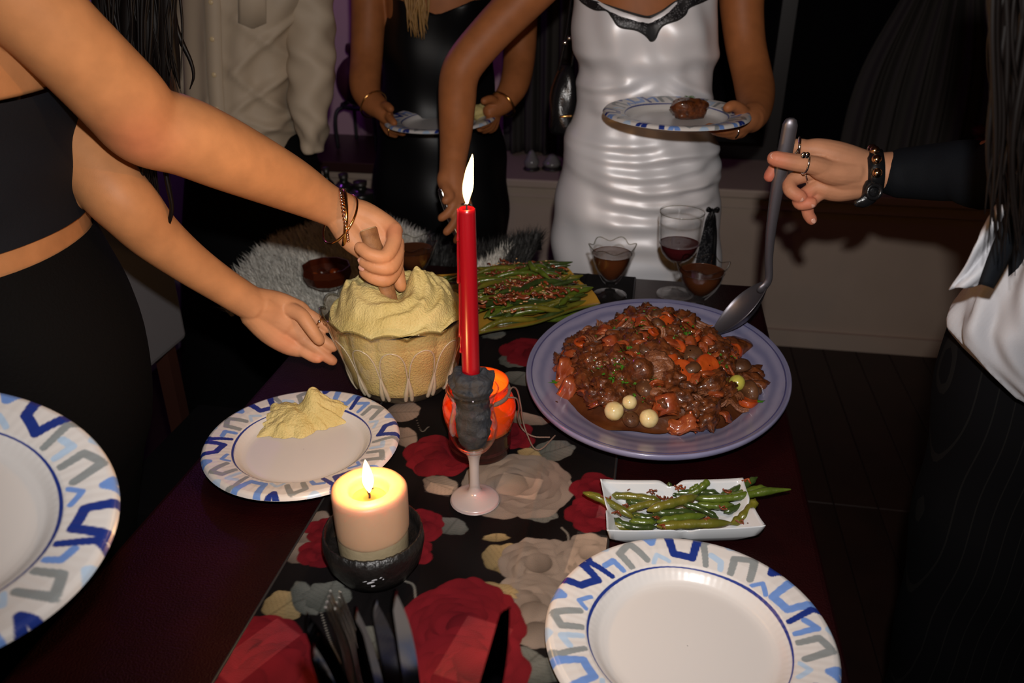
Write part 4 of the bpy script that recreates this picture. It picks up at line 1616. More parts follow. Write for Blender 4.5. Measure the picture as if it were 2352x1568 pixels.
o = mesh('red_wine', *lathe([(.001, hh * .415), (.0165, hh * .45), (.0283, hh * .547), (.0325, hh * .63), (.032, hh * .635), (.001, hh * .634)], 48, 3), M['wine'], None, loc=(wx, wy, TZ + .002))
tag(o, 'dark red wine standing in the stemmed glass', 'wine')

# ================================================================ KNIVES AND FORKS IN A JAR, CLOSE TO THE LENS
KX, KY, KZ = -.068, .352, TZ + .004
holder = empty('cutlery_jar', (KX, KY, KZ))
tag(holder, 'dark glass jar holding the upturned table knives', 'jar')
M['jar_dark'] = glass('jar_dark', (.30, .30, .32), 1.0, .06)
mesh('jar_wall', *lathe([(.001, 0), (.040, 0), (.042, .004), (.042, .11), (.0425, .118), (.040, .118), (.0395, .11), (.0395, .006), (.001, .005)], 48, 1), M['jar_dark'], holder)


def knife(tip, tipY, w, ln, label, lean, serr=False, face=0.0):
    """a table knife standing blade up; tip given in the picture at distance tipY"""
    T = aty(tip[0], tip[1], tipY)
    B = np.array([KX + lean[0], KY + lean[1], KZ + .012])
    d = T - B
    L = np.linalg.norm(d)
    root = empty('table_knife', tuple(B))
    tag(root, label, 'knife', 'table knives in the jar')
    z = Vector(d / L)
    q = z.to_track_quat('Z', 'Y') @ Matrix.Rotation(face, 3, 'Z').to_quaternion()
    root.rotation_mode = 'QUATERNION'
    root.rotation_quaternion = q
    # blade outline from the shoulder up to a rounded tip, curved on one side
    n = 26
    bl = L * .52
    pts = []
    for i in range(n):
        t = i / (n - 1)
        zz = L - bl + bl * t
        back = w * .5 * (1 - .1 * t) * (1 - max(0, (t - .90) / .10) ** 2 * .75)
        edge = -w * .5 * (1 - max(0, (t - .35) / .65) ** 2.2 * 1.35)
        if serr and t > .25:
            edge -= .0005 * (i % 2)
        pts.append((back, edge, zz))
    V = []
    for bk, ed, zz in pts:
        V += [(bk, -.0011, zz), (bk, .0011, zz), (ed, .0002, zz), (ed, -.0002, zz)]
    F = []
    for i in range(n - 1):
        a, b = i * 4, i * 4 + 4
        F += [(a + k, a + (k + 1) % 4, b + (k + 1) % 4, b + k) for k in range(4)]
    F += [(0, 3, 2, 1), (4 * n - 4, 4 * n - 3, 4 * n - 2, 4 * n - 1)]
    o = mesh('blade', np.array(V), F, M['knife_steel'], root, smooth=False)
    V, F = tube([(0, 0, .0), (0, 0, L * .2), (0, 0, L * .40), (0, 0, L - bl + .004)], [.007, .006, .0045, .0045], 10, 4, flat=((0, 1, 0), .6))
    mesh('handle', V, F, M['knife_steel'], root)
    return root


M['knife_steel'] = mat('knife_steel', (.065, .065, .072), .12, 1.0)
knife((912, 1346), .370, .022, .2, 'broadest upturned table knife, tallest in the cutlery jar', (.012, .012), face=.15)
knife((1178, 1400), .372, .018, .2, 'table knife leaning out to the right of the cutlery jar', (.020, -.004), face=.25)
knife((868, 1372), .395, .017, .2, 'table knife just behind the broadest blade', (.004, .018), face=.3)
knife((820, 1388), .400, .013, .2, 'narrow table knife beside the pair of forks', (-.004, .020), face=.4)
knife((812, 1428), .360, .012, .2, 'bright serrated table knife catching the light', (-.004, .0), serr=True, face=1.25)
knife((712, 1402), .375, .016, .2, 'dark table knife at the back left of the cutlery jar', (-.018, .012), face=-.3)
knife((720, 1468), .345, .015, .2, 'dark table knife at the front left of the cutlery jar', (-.018, -.008), face=-.2)
knife((738, 1452), .365, .014, .2, 'second dark table knife from the left of the cutlery jar', (-.012, .002), face=-.5)
M['fork_steel'] = mat('fork_steel', (.55, .52, .48), .2, 1.0)
for (tp, tY, lb, ln) in (((753, 1376), .385, 'thin fork tine side standing left in the cutlery jar', (-.014, .010)), ((776, 1378), .388, 'fork standing edge on between the knives', (-.008, .012))):
    T = aty(tp[0], tp[1], tY)
    B = np.array([KX + ln[0], KY + ln[1], KZ + .012])
    root = empty('fork', tuple(B))
    tag(root, lb, 'fork', 'forks in the cutlery jar')
    d = T - B
    side = np.array([.05, 1, .1]) * .0042
    mesh('handle', *tube([d * 0, d * .3, d * .62], [.0045, .0035, .003], 8, 3), M['fork_steel'], root)
    for k in range(4):
        o_ = side * (k - 1.5)
        mesh('tine', *tube([d * .60 + o_ * .3, d * .70 + o_, d * .85 + o_ + np.array([.002, 0, 0]), d * 1.0 + o_], [.0025, .0016, .0013, .0006], 6, 3), M['fork_steel'], root)

# ================================================================ PEOPLE
J = aty


def person(label, loc, pose_group=None):
    o = empty('person', loc)
    return tag(o, label, 'person')


def wear(root, o):
    """parent a mesh that was built in world coordinates"""
    o.parent = root
    o.matrix_parent_inverse = Matrix.Translation(-Vector(root.location))
    return o


def fit_on(parent, o):
    """a sub-part: its parent already sits at the world origin"""
    o.parent = parent
    return o


def limb(spec, n=18, k=5):
    """spec: (px, py, Y, radius)"""
    return tube([J(a, b, c) for a, b, c, r in spec], [s[3] for s in spec], n, k)


def finger(spec, r0=.0092, r1=.0074, n=12):
    P = [J(*s) for s in spec]
    return tube(P, np.linspace(r0, r1, len(P)), n, 4)


def nailcap(tip, prev, facing, s=.0062, m='nail'):
    """small curved nail plate near a fingertip; tip/prev picture points, facing = direction it looks"""
    T, P0 = J(*tip), J(*prev)
    d = T - P0
    d /= np.linalg.norm(d)
    f = np.asarray(facing, float)
    f = f - d * (f @ d)
    f /= np.linalg.norm(f)
    w = np.cross(d, f)
    V, F = blob((0, 0, 0), (1, 1, 1), 12, 6)
    V = V * np.array([s * .72, s, .0014])
    c = T + d * .001 + f * .0068
    return np.outer(V[:, 0], w) + np.outer(V[:, 1], d) + np.outer(V[:, 2], f) + c, F


def flesh(root, parts, m, voxel=.0022, smooth=5, tint=(), name='body', hands=(), extra=22):
    """tint: (picture point, radius in m, colour factor) patches of redder or paler skin"""
    V, F = merge(*parts)
    o = mesh(name, V, F, M['skin'], None)
    weld(o, voxel, smooth, .5)
    me = o.data
    n = len(me.vertices)
    co = np.empty(n * 3, np.float32)
    me.vertices.foreach_get('co', co)
    co = co.reshape(-1, 3).astype(float)
    # relax everything but the hands
    ed = np.empty(len(me.edges) * 2, np.int32)
    me.edges.foreach_get('vertices', ed)
    a1, b1 = ed[0::2], ed[1::2]
    deg = np.bincount(a1, minlength=n) + np.bincount(b1, minlength=n)
    w = np.ones(n)
    for q, rad in hands:
        w = np.minimum(w, np.clip((np.linalg.norm(co - aty(*q), axis=1) - rad) / .03, 0, 1))
    for _ in range(extra):
        avg = np.stack([(np.bincount(a1, co[b1, c], n) + np.bincount(b1, co[a1, c], n)) / np.maximum(deg, 1) for c in range(3)], 1)
        co = co + (avg - co) * (.6 * w)[:, None]
    me.vertices.foreach_set('co', co.ravel().astype(np.float32))
    me.update()
    col = np.ones((n, 3)) * np.array(SKIN[m])
    for q, rad, fac in tint:
        w = np.exp(-(((co - aty(*q)) ** 2).sum(1)) / rad ** 2)[:, None]
        col *= 1 + w * (np.array(fac) - 1)
    a_ = me.color_attributes.get('tone') or me.color_attributes.new('tone', 'FLOAT_COLOR', 'POINT')
    a_.data.foreach_set('color', np.concatenate([col, np.ones((n, 1))], 1).ravel().astype(np.float32))
    return wear(root, o)


class Loft:
    """rings through picture rows: (py, pxL, pxR, Y, half depth)"""

    def __init__(self, rows, n=72, k=6, disp=None, sq=.92):
        rows = np.array(rows, float)
        G = []
        for py, l, r, Y, hd in rows:
            A, B = aty(l, py, Y), aty(r, py, Y)
            c = (A + B) / 2
            G.append([c[0], c[1], c[2], (B[0] - A[0]) / 2, hd])
        self.G = G = cr(G, k)
        th = np.arange(n) / n * 2 * math.pi
        V = []
        for i, (x, y, z, a, b) in enumerate(G):
            cx = np.sign(np.cos(th)) * np.abs(np.cos(th)) ** sq
            sy = np.sign(np.sin(th)) * np.abs(np.sin(th)) ** sq
            ring = np.stack([x + a * cx, y + b * sy, np.full(n, z)], 1)
            if disp:
                dd = disp(th, z, cx, sy)
                nn = np.stack([np.cos(th) / max(a, .01), np.sin(th) / max(b, .01), 0 * th], 1)
                nn /= np.linalg.norm(nn, axis=1)[:, None]
                ring = ring + nn * dd[:, None]
            V.append(ring)
        self.V = np.concatenate(V)
        self.V[:, 2] = np.maximum(self.V[:, 2], .012)
        self.n = n
        self.F = gridf(n, len(G), True)
        self.F = [f[::-1] for f in self.F] if G[0][2] > G[-1][2] else self.F
        m = len(self.V)
        self.caps = [tuple(range(n)), tuple(range(m - n, m))[::-1]] if G[0][2] > G[-1][2] else [tuple(range(n))[::-1], tuple(range(m - n, m))]

    def shape(self, closed=True):
        return self.V, self.F + (self.caps if closed else [])

    def front(self, x, z):
        G = self.G
        o = np.argsort(G[:, 2])
        g = [np.interp(z, G[o, 2], G[o, q]) for q in (0, 1, 3, 4)]
        u = np.clip(abs((x - g[0]) / g[2]), 0, .999)
        return g[1] - g[3] * (1 - u ** (2 / .92)) ** (.46)

    def at(self, px, py, off=.003):
        Y = self.G[:, 1].mean()
        for _ in range(12):
            p = aty(px, py, Y)
            Y = self.front(p[0], p[2]) - off
        return aty(px, py, Y)


def torus(c, nrm, R_, r, n=64, m=8, a0=0.0, a1=2 * math.pi, squash=1.0, ref=(0, 0, 1)):
    nrm = np.asarray(nrm, float)
    nrm /= np.linalg.norm(nrm)
    e1 = np.cross(nrm, ref)
    e1 /= np.linalg.norm(e1)
    e2 = np.cross(nrm, e1)
    a = np.linspace(a0, a1, n)
    P = np.asarray(c) + R_ * (np.cos(a)[:, None] * e1 + squash * np.sin(a)[:, None] * e2)
    return tube(P, r, m, 1)


def strand(P, r, n=5, k=5):
    return tube(P, r, n, k, cap=False)


def beads(c, nrm, R_, r, cnt, squash=1.0):
    nrm = np.asarray(nrm, float)
    nrm /= np.linalg.norm(nrm)
    e1 = np.cross(nrm, (0, 0, 1))
    e1 /= np.linalg.norm(e1)
    e2 = np.cross(nrm, e1)
    out = []
    for k in range(cnt):
        a = 2 * math.pi * k / cnt
        out.append(blob(np.asarray(c) + R_ * (math.cos(a) * e1 + squash * math.sin(a) * e2), (r, r, r), 8, 5))
    return merge(*out)


M['navy_top'] = mat('navy_top', (.0045, .006, .010), .75, bump=(500, .2), spec=.2)
M['black_cloth'] = mat('black_cloth', (.0022, .0022, .0026), .8, bump=(300, .3), spec=.12)
M['black_satin'] = mat('black_satin', (.003, .003, .0034), .42, spec=.25)
M['hair_dark'] = mat('hair_dark', (.0035, .0022, .0018), .45, spec=.16)
M['hair_blond'] = mat('hair_blond', (.32, .17, .05), .4)

# ---------------------------------------------------------------- the woman stirring the potato
pa = person('woman in a navy cropped top reaching across to stir the mashed potato', (-.66, .84, 0))
arm_r = limb([(-230, -330, .80, .060), (-60, -110, .79, .050), (100, 45, .812, .0435), (200, 145, .842, .0440), (285, 232, .872, .0455), (335, 288, .890, .0440), (420, 312, .915, .0440), (520, 355, .952, .0425),
              (660, 420, 1.012, .0355), (745, 466, 1.045, .0275), (798, 490, 1.058, .0250)], 24)
elbow = blob(J(312, 322, .872), (.026, .022, .022), 16, 10)
hand1 = [limb([(775, 478, 1.055, .0255), (805, 498, 1.058, .0235), (850, 525, 1.052, .0205), (880, 552, 1.046, .0190)]),
         limb([(790, 490, 1.055, .020), (830, 490, 1.058, .018), (880, 512, 1.052, .0140), (906, 530, 1.042, .0115)]),
         limb([(785, 505, 1.050, .020), (830, 555, 1.045, .019), (865, 595, 1.040, .016), (892, 612, 1.038, .013)]),
         limb([(782, 508, 1.045, .018), (806, 545, 1.035, .0175), (832, 572, 1.030, .014), (850, 590, 1.030, .012)]),
         finger([(906, 526, 1.042), (904, 556, 1.020), (884, 589, .997), (850, 584, .993), (828, 569, 1.000)], .0108, .0084),
         finger([(911, 556, 1.042), (910, 588, 1.018), (895, 615, .998), (860, 612, .994), (836, 600, 1.002)], .0106, .0084),
         finger([(911, 584, 1.040), (908, 618, 1.018), (888, 643, .999), (858, 638, .997), (838, 625, 1.004)], .0102, .0080),
         finger([(905, 600, 1.040), (912, 622, 1.030), (917, 645, 1.024), (921, 658, 1.022)], .0108, .0084)]
# far arm and open palm at the bowl
arm_l = limb([(-60, 40, .97, .052), (60, 190, .955, .045), (180, 335, .935, .041), (255, 432, .918, .0385), (300, 480, .92, .0365), (350, 535, .935, .0325), (430, 600, .957, .0275), (510, 655, .977, .0242), (585, 702, .995, .0225)], 22)
hand2 = [limb([(570, 693, .992, .0222), (620, 720, 1.005, .0210), (660, 742, 1.010, .0190)]),
         limb([(585, 690, .995, .018), (640, 695, 1.012, .0150), (690, 712, 1.018, .0125)]),
         limb([(580, 720, .992, .018), (620, 760, 1.000, .0180), (660, 790, 1.003, .0145), (690, 803, 1.003, .011)]),
         limb([(600, 710, .996, .018), (650, 740, 1.006, .0150), (695, 770, 1.008, .0115)]),
         limb([(600, 700, .996, .018), (650, 720, 1.010, .0150), (700, 742, 1.014, .0115)]),
         finger([(660, 708, 1.008), (690, 722, .998), (706, 742, .990), (722, 765, .986), (733, 780, .985)], .0108, .0080),
         finger([(690, 714, 1.018), (716, 728, 1.018), (738, 742, 1.018), (753, 752, 1.016)], .0098, .0082),
         finger([(695, 745, 1.014), (725, 768, 1.008), (748, 786, 1.004), (764, 796, 1.004)], .0094, .0078),
         finger([(690, 775, 1.006), (722, 796, 1.000), (748, 818, .998), (763, 828, .998)], .0092, .0074),
         finger([(672, 795, 1.003), (698, 808, .998), (718, 820, .994), (730, 824, .992)], .0084, .0066)]
torso_rows = [(-330, -250, -60, .87, .10), (-220, -330, 60, .87, .17), (0, -330, 110, .87, .16), (200, -300, 140, .87, .145), (330, -290, 142, .87, .14), (430, -290, 150, .87, .14), (510, -300, 165, .87, .145), (570, -310, 178, .87, .15), (640, -330, 205, .87, .155)]
tl = Loft([(a, b + 8, c - 6, d, e - .006) for a, b, c, d, e in torso_rows], 48, 3)
chest = Loft([(a, b + 8, c - 6, d, e - .006) for a, b, c, d, e in torso_rows if a < 250], 48, 3)
band = Loft([(480, -295, 150, .87, .137), (520, -298, 161, .87, .139), (570, -304, 172, .87, .144), (620, -318, 190, .87, .147)], 48, 3)
core = tube([J(-80, 150, .87), J(-80, 350, .87), J(-70, 560, .87)], .05, 14, 3)
HP, KN = (1.22, 1.36, 1.75), (1.10, .92, .95)
flesh(pa, [arm_r, elbow] + hand1 + [arm_l] + hand2 + [chest.shape(), band.shape(), core], 'skin_tan', .0017, 3,
      [((860, 560, 1.02), .065, HP), ((680, 765, 1.005), .075, HP), ((315, 325, .85), .040, (1.02, .82, .92)), ((906, 535, 1.03), .014, KN), ((765, 830, .998), .014, KN), ((730, 826, .992), .012, KN), ((650, 790, 1.0), .022, (1.04, .88, .88))],
      hands=[((862, 565, 1.02), .065), ((685, 765, 1.005), .085)], extra=40)


def tank_disp(th, z, cx, sy):
    return .0022 * np.sin(z * 95 + 2 * np.sin(th * 2)) * np.sin(th * 3 + z * 10)


top = Loft([r for r in torso_rows if 190 <= r[0] <= 520], 72, 10, tank_disp)
o = mesh('cropped_top', *top.shape(False), M['navy_top'], None)
wear(pa, o)
pants = Loft([(556, -312, 172, .87, .150), (600, -320, 196, .87, .155), (720, -360, 268, .87, .165), (850, -380, 312, .87, .17), (1000, -380, 325, .87, .17), (1150, -370, 300, .87, .165), (1700, -330, 250, .87, .15), (2500, -250, 150, .87, .13)], 64, 5)
wear(pa, mesh('trousers', *pants.shape(False), M['black_cloth'], None))
M['rose_gold'] = mat('rose_gold', (.80, .52, .42), .2, 1.0)
# rings, bangles and the bead bracelet
fa = J(798, 490, 1.058) - J(745, 466, 1.045)
wear(pa, mesh('bangle', *torus(J(788, 500, 1.044), fa + np.array([.02, 0, .012]), .0370, .0030, squash=.95), M['gold'], None))
wear(pa, mesh('bangle', *torus(J(781, 503, 1.042), fa + np.array([-.002, 0, -.004]), .0375, .0015, squash=.95), M['gold'], None))
o = wear(pa, mesh('bead_bracelet', *beads(J(791, 497, 1.043), fa + np.array([.03, 0, .022]), .0365, .0025, 46, .95), M['rose_gold'], None))
o['kind'] = 'stuff'
rd = J(910, 580, 1.030) - J(908, 556, 1.042)
rg = wear(pa, mesh('ring', *torus(J(909, 574, 1.030), (-.1, -.55, -.75), .0112, .0012, 40), M['gold'], None))
fit_on(rg, mesh('ring_stone', *blob(J(913, 570, 1.019), (.0028, .002, .0028), 10, 6), M['silver'], None))
rg = wear(pa, mesh('ring', *torus(J(733, 739, 1.018), J(753, 752, 1.016) - J(716, 728, 1.018), .0102, .0011, 40), M['gold'], None))
fit_on(rg, mesh('ring_stone', *blob(J(733, 738, 1.007), (.0022, .002, .0022), 10, 6), M['silver'], None))
wear(pa, mesh('ring', *torus(J(729, 756, 1.016), J(753, 752, 1.016) - J(716, 728, 1.018), .0098, .0009, 40), M['gold'], None))
for tp in (((829, 573, 1.003), (850, 588, .997), (-.2, -1, .5)), ((836, 600, 1.003), (858, 610, .996), (-.2, -1, .4)), ((838, 616, 1.004), (856, 628, .997), (-.2, -1, .2))):
    wear(pa, mesh('nail', *nailcap(tp[0], tp[1], tp[2], .0052), M['nail'], None))
# long wavy hair between the arms
rs = random.Random(7)
parts = []
for k in range(26):
    x0 = 232 + 6.2 * k
    Y = .96 + .012 * math.sin(k * 1.7)
    yb = 250 - 70 * abs(k - 11) / 13 + rs.uniform(-30, 30)
    ph = rs.uniform(0, 6.3)
    P = [J(x0 + 10 * math.sin(ph + t * 6) + 22 * t * t, -260 + (yb + 260) * t, Y) for t in np.linspace(0, 1, 10)]
    parts.append(strand(P, [.011, .011, .011, .0105, .010, .0095, .0085, .007, .0045, .0008], 8))
for k in range(110):
    x0 = rs.uniform(222, 398)
    Y = rs.uniform(.925, .985)
    long_ = rs.random() < .30
    yb = rs.uniform(420, 585) if long_ else rs.uniform(140, 260)
    x1 = x0 + rs.uniform(-6, 40) if not long_ else rs.uniform(258, 405)
    ph = rs.uniform(0, 6.3)
    amp = rs.uniform(5, 13)
    nn = 11
    P = []
    for i in range(nn):
        t = i / (nn - 1)
        P.append(J(x0 + (x1 - x0) * t ** 1.5 + amp * math.sin(ph + t * 8) * (.3 + t), -260 + (yb + 260) * t, Y))
    r0 = rs.uniform(.0012, .0028)
    parts.append(strand(P, [r0 * (1 - .9 * (i / (nn - 1)) ** 2) for i in range(nn)]))
P = [J(385, -100, .98), J(400, 40, .98), J(415, 90, .98), J(438, 140, .98), J(445, 175, .98), J(436, 205, .98)]
parts.append(strand(P, [.004, .004, .0035, .0025, .0018, .0006]))
P = [J(330, 300, .93), J(325, 420, .925), J(318, 470, .925), J(322, 500, .925), J(336, 520, .925), J(350, 524, .925)]
parts.append(strand(P, [.0022, .002, .0018, .0014, .001, .0004]))
P = [J(370, 330, .93), J(385, 420, .925), J(395, 480, .925), J(380, 530, .925), J(358, 565, .925), J(352, 575, .925)]
parts.append(strand(P, [.003, .003, .0028, .0022, .0014, .0004]))
o = wear(pa, mesh('hair', *merge(*parts), M['hair_dark'], None))
o['kind'] = 'stuff'
o['label'] = 'long dark wavy hair'

# ---------------------------------------------------------------- the man in the pale shirt
M['shirt'] = mat('pale_shirt', (.46, .37, .27), .65, bump=(700, .12))
M['button'] = mat('shirt_button', (.62, .48, .28), .25)
pc_ = person('man in a loose pale button shirt standing behind the potato bowl', (-.52, 2.05, 0))
rows = [(-90, 470, 720, 2.02, .10), (-30, 425, 750, 2.02, .125), (60, 425, 705, 2.02, .125), (150, 428, 690, 2.02, .125), (230, 430, 682, 2.02, .13), (290, 432, 690, 2.02, .13), (340, 436, 690, 2.02, .13)]


def shirt_disp(th, z, cx, sy):
    w = np.clip(cx + .45, 0, 1)
    f = 0 * th
    for z0, sl_, am, tk in ((1.20, .16, .010, .012), (1.13, -.10, .009, .011), (1.07, .14, .012, .012), (1.02, -.12, .012, .011), (.975, .10, .013, .012), (.94, -.06, .010, .010), (.90, .05, .010, .011)):
        f = f + am * np.exp(-((z - z0 - sl_ * (cx - .3)) / tk) ** 2) * w * (sy < .3)
    return f + .004 * np.sin(z * 26 - 7 * cx) * w + .004 * np.sin(cx * 13 + z * 5)


sh = Loft(rows, 110, 12, shirt_disp)
sc_ = wear(pc_, mesh('shirt', *sh.shape(False), M['shirt'], None))
pl = [sh.at(x, y, .004 + .004) for x, y in ((484, -60), (487, 0), (489, 60), (491, 120), (493, 180), (498, 250), (503, 320))]
wdt = .017
V, F = [], []
for p in cr(pl, 6):
    V += [p + np.array([-wdt, .004, 0]), p + np.array([-wdt * .95, -.002, 0]), p + np.array([wdt * .95, -.002, 0]), p + np.array([wdt, .004, 0])]
F = gridf(4, len(V) // 4)
fit_on(sc_, mesh('placket', np.array(V), F, M['shirt'], None))
for (x, y) in ((484, 5), (487, 90), (491, 172), (497, 250)):
    p = sh.at(x, y, .012)
    fit_on(sc_, mesh('button', *blob(p, (.0056, .002, .0056), 14, 6), M['button'], None))
_SV = sh.V[sh.V[:, 1] < 2.02]


def drape_on(VV, px, py, off, Y):
    for _ in range(3):
        p = aty(px, py, Y)
        d2 = (VV[:, 0] - p[0]) ** 2 + (VV[:, 2] - p[2]) ** 2
        w = np.exp(-d2 / .008 ** 2) + 1e-12 * np.exp(-d2 / .03 ** 2) + 1e-300
        Y = float((w * VV[:, 1]).sum() / w.sum()) - off
    return aty(px, py, Y)


V = []
for py in np.linspace(-60, 1, 10):
    for s_ in np.linspace(-1, 1, 10):
        e = 66 - 14 * abs(s_) if py > 0 else py * 1.0
        V.append(drape_on(_SV, 580 + 32 * s_, py if py < 0 else e, .0035, 1.92))
o = fit_on(sc_, mesh('pocket', np.array(V), gridf(10, 10), M['shirt'], None))
sm = o.modifiers.new('thick', 'SOLIDIFY')
sm.thickness = .003


def slv(th, z, cx, sy):
    return .007 * np.exp(-(((z * 9 + .35 * np.sin(th + 1)) % 1 - .5) / .16) ** 2) + .0028 * np.sin(z * 60 - 3 * th) + .0022 * np.sin(z * 84 + 4 * th)


sl = Loft([(-120, 650, 730, 2.00, .05), (-40, 655, 760, 2.00, .055), (60, 660, 764, 1.99, .055), (150, 664, 768, 1.97, .056), (230, 668, 758, 1.95, .055), (290, 682, 748, 1.94, .05), (345, 705, 742, 1.94, .035)], 60, 10, slv)
wear(pc_, mesh('sleeve', *sl.shape(), M['shirt'], None))
sl2 = Loft([(-120, 395, 480, 2.05, .05), (0, 385, 470, 2.05, .055), (160, 385, 465, 2.05, .055), (330, 395, 462, 1.97, .05)], 48, 8, slv)
wear(pc_, mesh('sleeve', *sl2.shape(), M['shirt'], None))
# hand in the trouser pocket and the body under the clothes
bd = Loft([(-180, 520, 610, 2.02, .05), (-80, 490, 690, 2.03, .075), (100, 462, 655, 2.03, .085), (330, 466, 650, 2.03, .085)], 36, 4)
flesh(pc_, [bd.shape()], 'skin_pale', .006, 3)
tr = Loft([(295, 440, 690, 2.03, .118), (400, 432, 735, 2.03, .14), (560, 425, 735, 2.03, .15), (800, 425, 720, 2.03, .15), (1000, 430, 700, 2.03, .14), (1150, 440, 690, 2.03, .13)], 64, 6)
wear(pc_, mesh('trousers', *tr.shape(False), M['black_cloth'], None))

# ---------------------------------------------------------------- the woman in the black dress
pd_ = person('woman in a black sleeveless dress holding a paper plate in both hands', (-.14, 2.12, 0))
arm1 = limb([(880, -150, 2.10, .046), (850, -60, 2.10, .044), (846, 40, 2.08, .0410), (842, 130, 2.05, .0385), (838, 195, 2.00, .0370), (850, 228, 1.97, .0310), (868, 246, 1.95, .0270)], 18)
arm2 = limb([(1150, -150, 2.10, .046), (1195, -40, 2.10, .043), (1196, 60, 2.08, .040), (1192, 140, 2.05, .0380), (1182, 192, 2.00, .035), (1165, 222, 1.97, .0300), (1150, 240, 1.95, .0260)], 18)
hd1 = [limb([(866, 244, 1.95, .026), (878, 256, 1.935, .022), (888, 268, 1.925, .018)]),
       finger([(880, 245, 1.93), (888, 243, 1.915), (897, 250, 1.90)], .0110, .0092),
       finger([(888, 262, 1.925), (896, 272, 1.90), (905, 282, 1.885)], .0100, .0085), finger([(886, 272, 1.93), (898, 288, 1.905), (918, 298, 1.89)], .0100, .0085),
       finger([(884, 278, 1.935), (900, 298, 1.915), (926, 305, 1.90)], .0098, .0082), finger([(880, 282, 1.94), (892, 303, 1.925), (908, 310, 1.915)], .0090, .0076)]
hd2 = [limb([(1150, 240, 1.95, .025), (1138, 248, 1.94, .022), (1126, 254, 1.93, .018)]),
       finger([(1140, 236, 1.935), (1128, 228, 1.92), (1112, 232, 1.905)], .0108, .0090),
       finger([(1130, 262, 1.93), (1120, 280, 1.905), (1106, 288, 1.89)], .0098, .0082), finger([(1134, 266, 1.935), (1122, 288, 1.915), (1102, 296, 1.90)], .0098, .0082),
       finger([(1138, 268, 1.94), (1128, 292, 1.925), (1112, 300, 1.915)], .0094, .0078), finger([(1142, 268, 1.945), (1136, 292, 1.94), (1126, 300, 1.93)], .0086, .0074)]
ch = Loft([(-230, 975, 1055, 2.12, .055), (-170, 900, 1130, 2.12, .09), (-60, 880, 1165, 2.12, .12), (60, 888, 1140, 2.12, .12), (160, 890, 1130, 2.12, .11)], 48, 4)
flesh(pd_, [arm1, arm2, ch.shape()] + hd1 + hd2, 'skin_deep_dim', .003, 3, hands=[((900, 275, 1.91), .05), ((1120, 270, 1.92), .05)], extra=12)


def dd(th, z, cx, sy):
    return .004 * np.sin(z * 38 + 2 * cx) + .003 * np.sin(th * 7 + z * 9) + .018 * np.exp(-((z - 1.17) / .05) ** 2) * (np.exp(-((cx - .42) / .28) ** 2) + np.exp(-((cx + .42) / .28) ** 2)) * (sy < 0)


dr = Loft([(-10, 884, 1150, 2.12, .124), (60, 882, 1142, 2.12, .126), (150, 880, 1132, 2.12, .118), (230, 876, 1134, 2.12, .118), (300, 866, 1150, 2.12, .13), (400, 858, 1164, 2.12, .145), (500, 855, 1168, 2.12, .15), (650, 860, 1165, 2.12, .15), (850, 870, 1150, 2.12, .14), (1000, 880, 1140, 2.12, .13)], 90, 8, dd)
V, F = dr.shape(False)
# slanting neckline
zt = aty(0, 34, 2.0)[2] + .05 * np.abs(V[:, 0] - aty(1005, 34, 2.0)[0]) / .13
V[:, 2] = np.minimum(V[:, 2], zt)
wear(pd_, mesh('dress', V, F, M['black_satin'], None))
parts = []
for k in range(46):
    x0 = rs.uniform(905, 1000)
    x1 = rs.gauss(962, 12)
    yb = rs.uniform(20, 92)
    ph = rs.uniform(0, 6)
    parts.append(strand([J(x0 + (x1 - x0) * t + 9 * math.sin(ph + 5 * t), -220 + (yb + 220) * t, 1.955 + .02 * math.sin(ph)) for t in np.linspace(0, 1, 8)], [.004, .004, .004, .004, .0036, .003, .002, .0006]))
o = wear(pd_, mesh('hair', *merge(*parts), M['hair_blond'], None))
o['kind'] = 'stuff'
wear(pd_, mesh('bracelet', *torus(J(858, 240, 1.96), J(878, 256, 1.935) - J(850, 228, 1.97), .034, .0022), M['gold'], None))
wear(pd_, mesh('bracelet', *torus(J(1155, 240, 1.955), J(1138, 248, 1.94) - J(1165, 222, 1.97), .032, .0030), M['gold'], None))
wear(pd_, mesh('ring', *torus(J(896, 300, 1.915), (1, -.3, -.2), .0098, .0014, 32), M['gold'], None))
plateD.location = tuple(aty(1012, 272, 1.937) - np.array([0, 0, .018]))
plateD.rotation_euler = (0, R(-3), .6)
pp = aty(1105, 258, 1.955)
V, F = lump(5, (.030, .022, .020), .3, 1.5, 26, 16)
o = mesh('mashed_potato', V, F, M['mash'], None, loc=(pp[0], pp[1], pp[2] + .001))
tag(o, 'small heap of mashed potato on the plate of the woman in black', 'mashed potato')

# ---------------------------------------------------------------- the woman in the white satin dress
M['satin'] = mat('white_satin', (.80, .79, .815), .44, .22, spec=.5, bump=(1200, .05))
M['lace'] = None


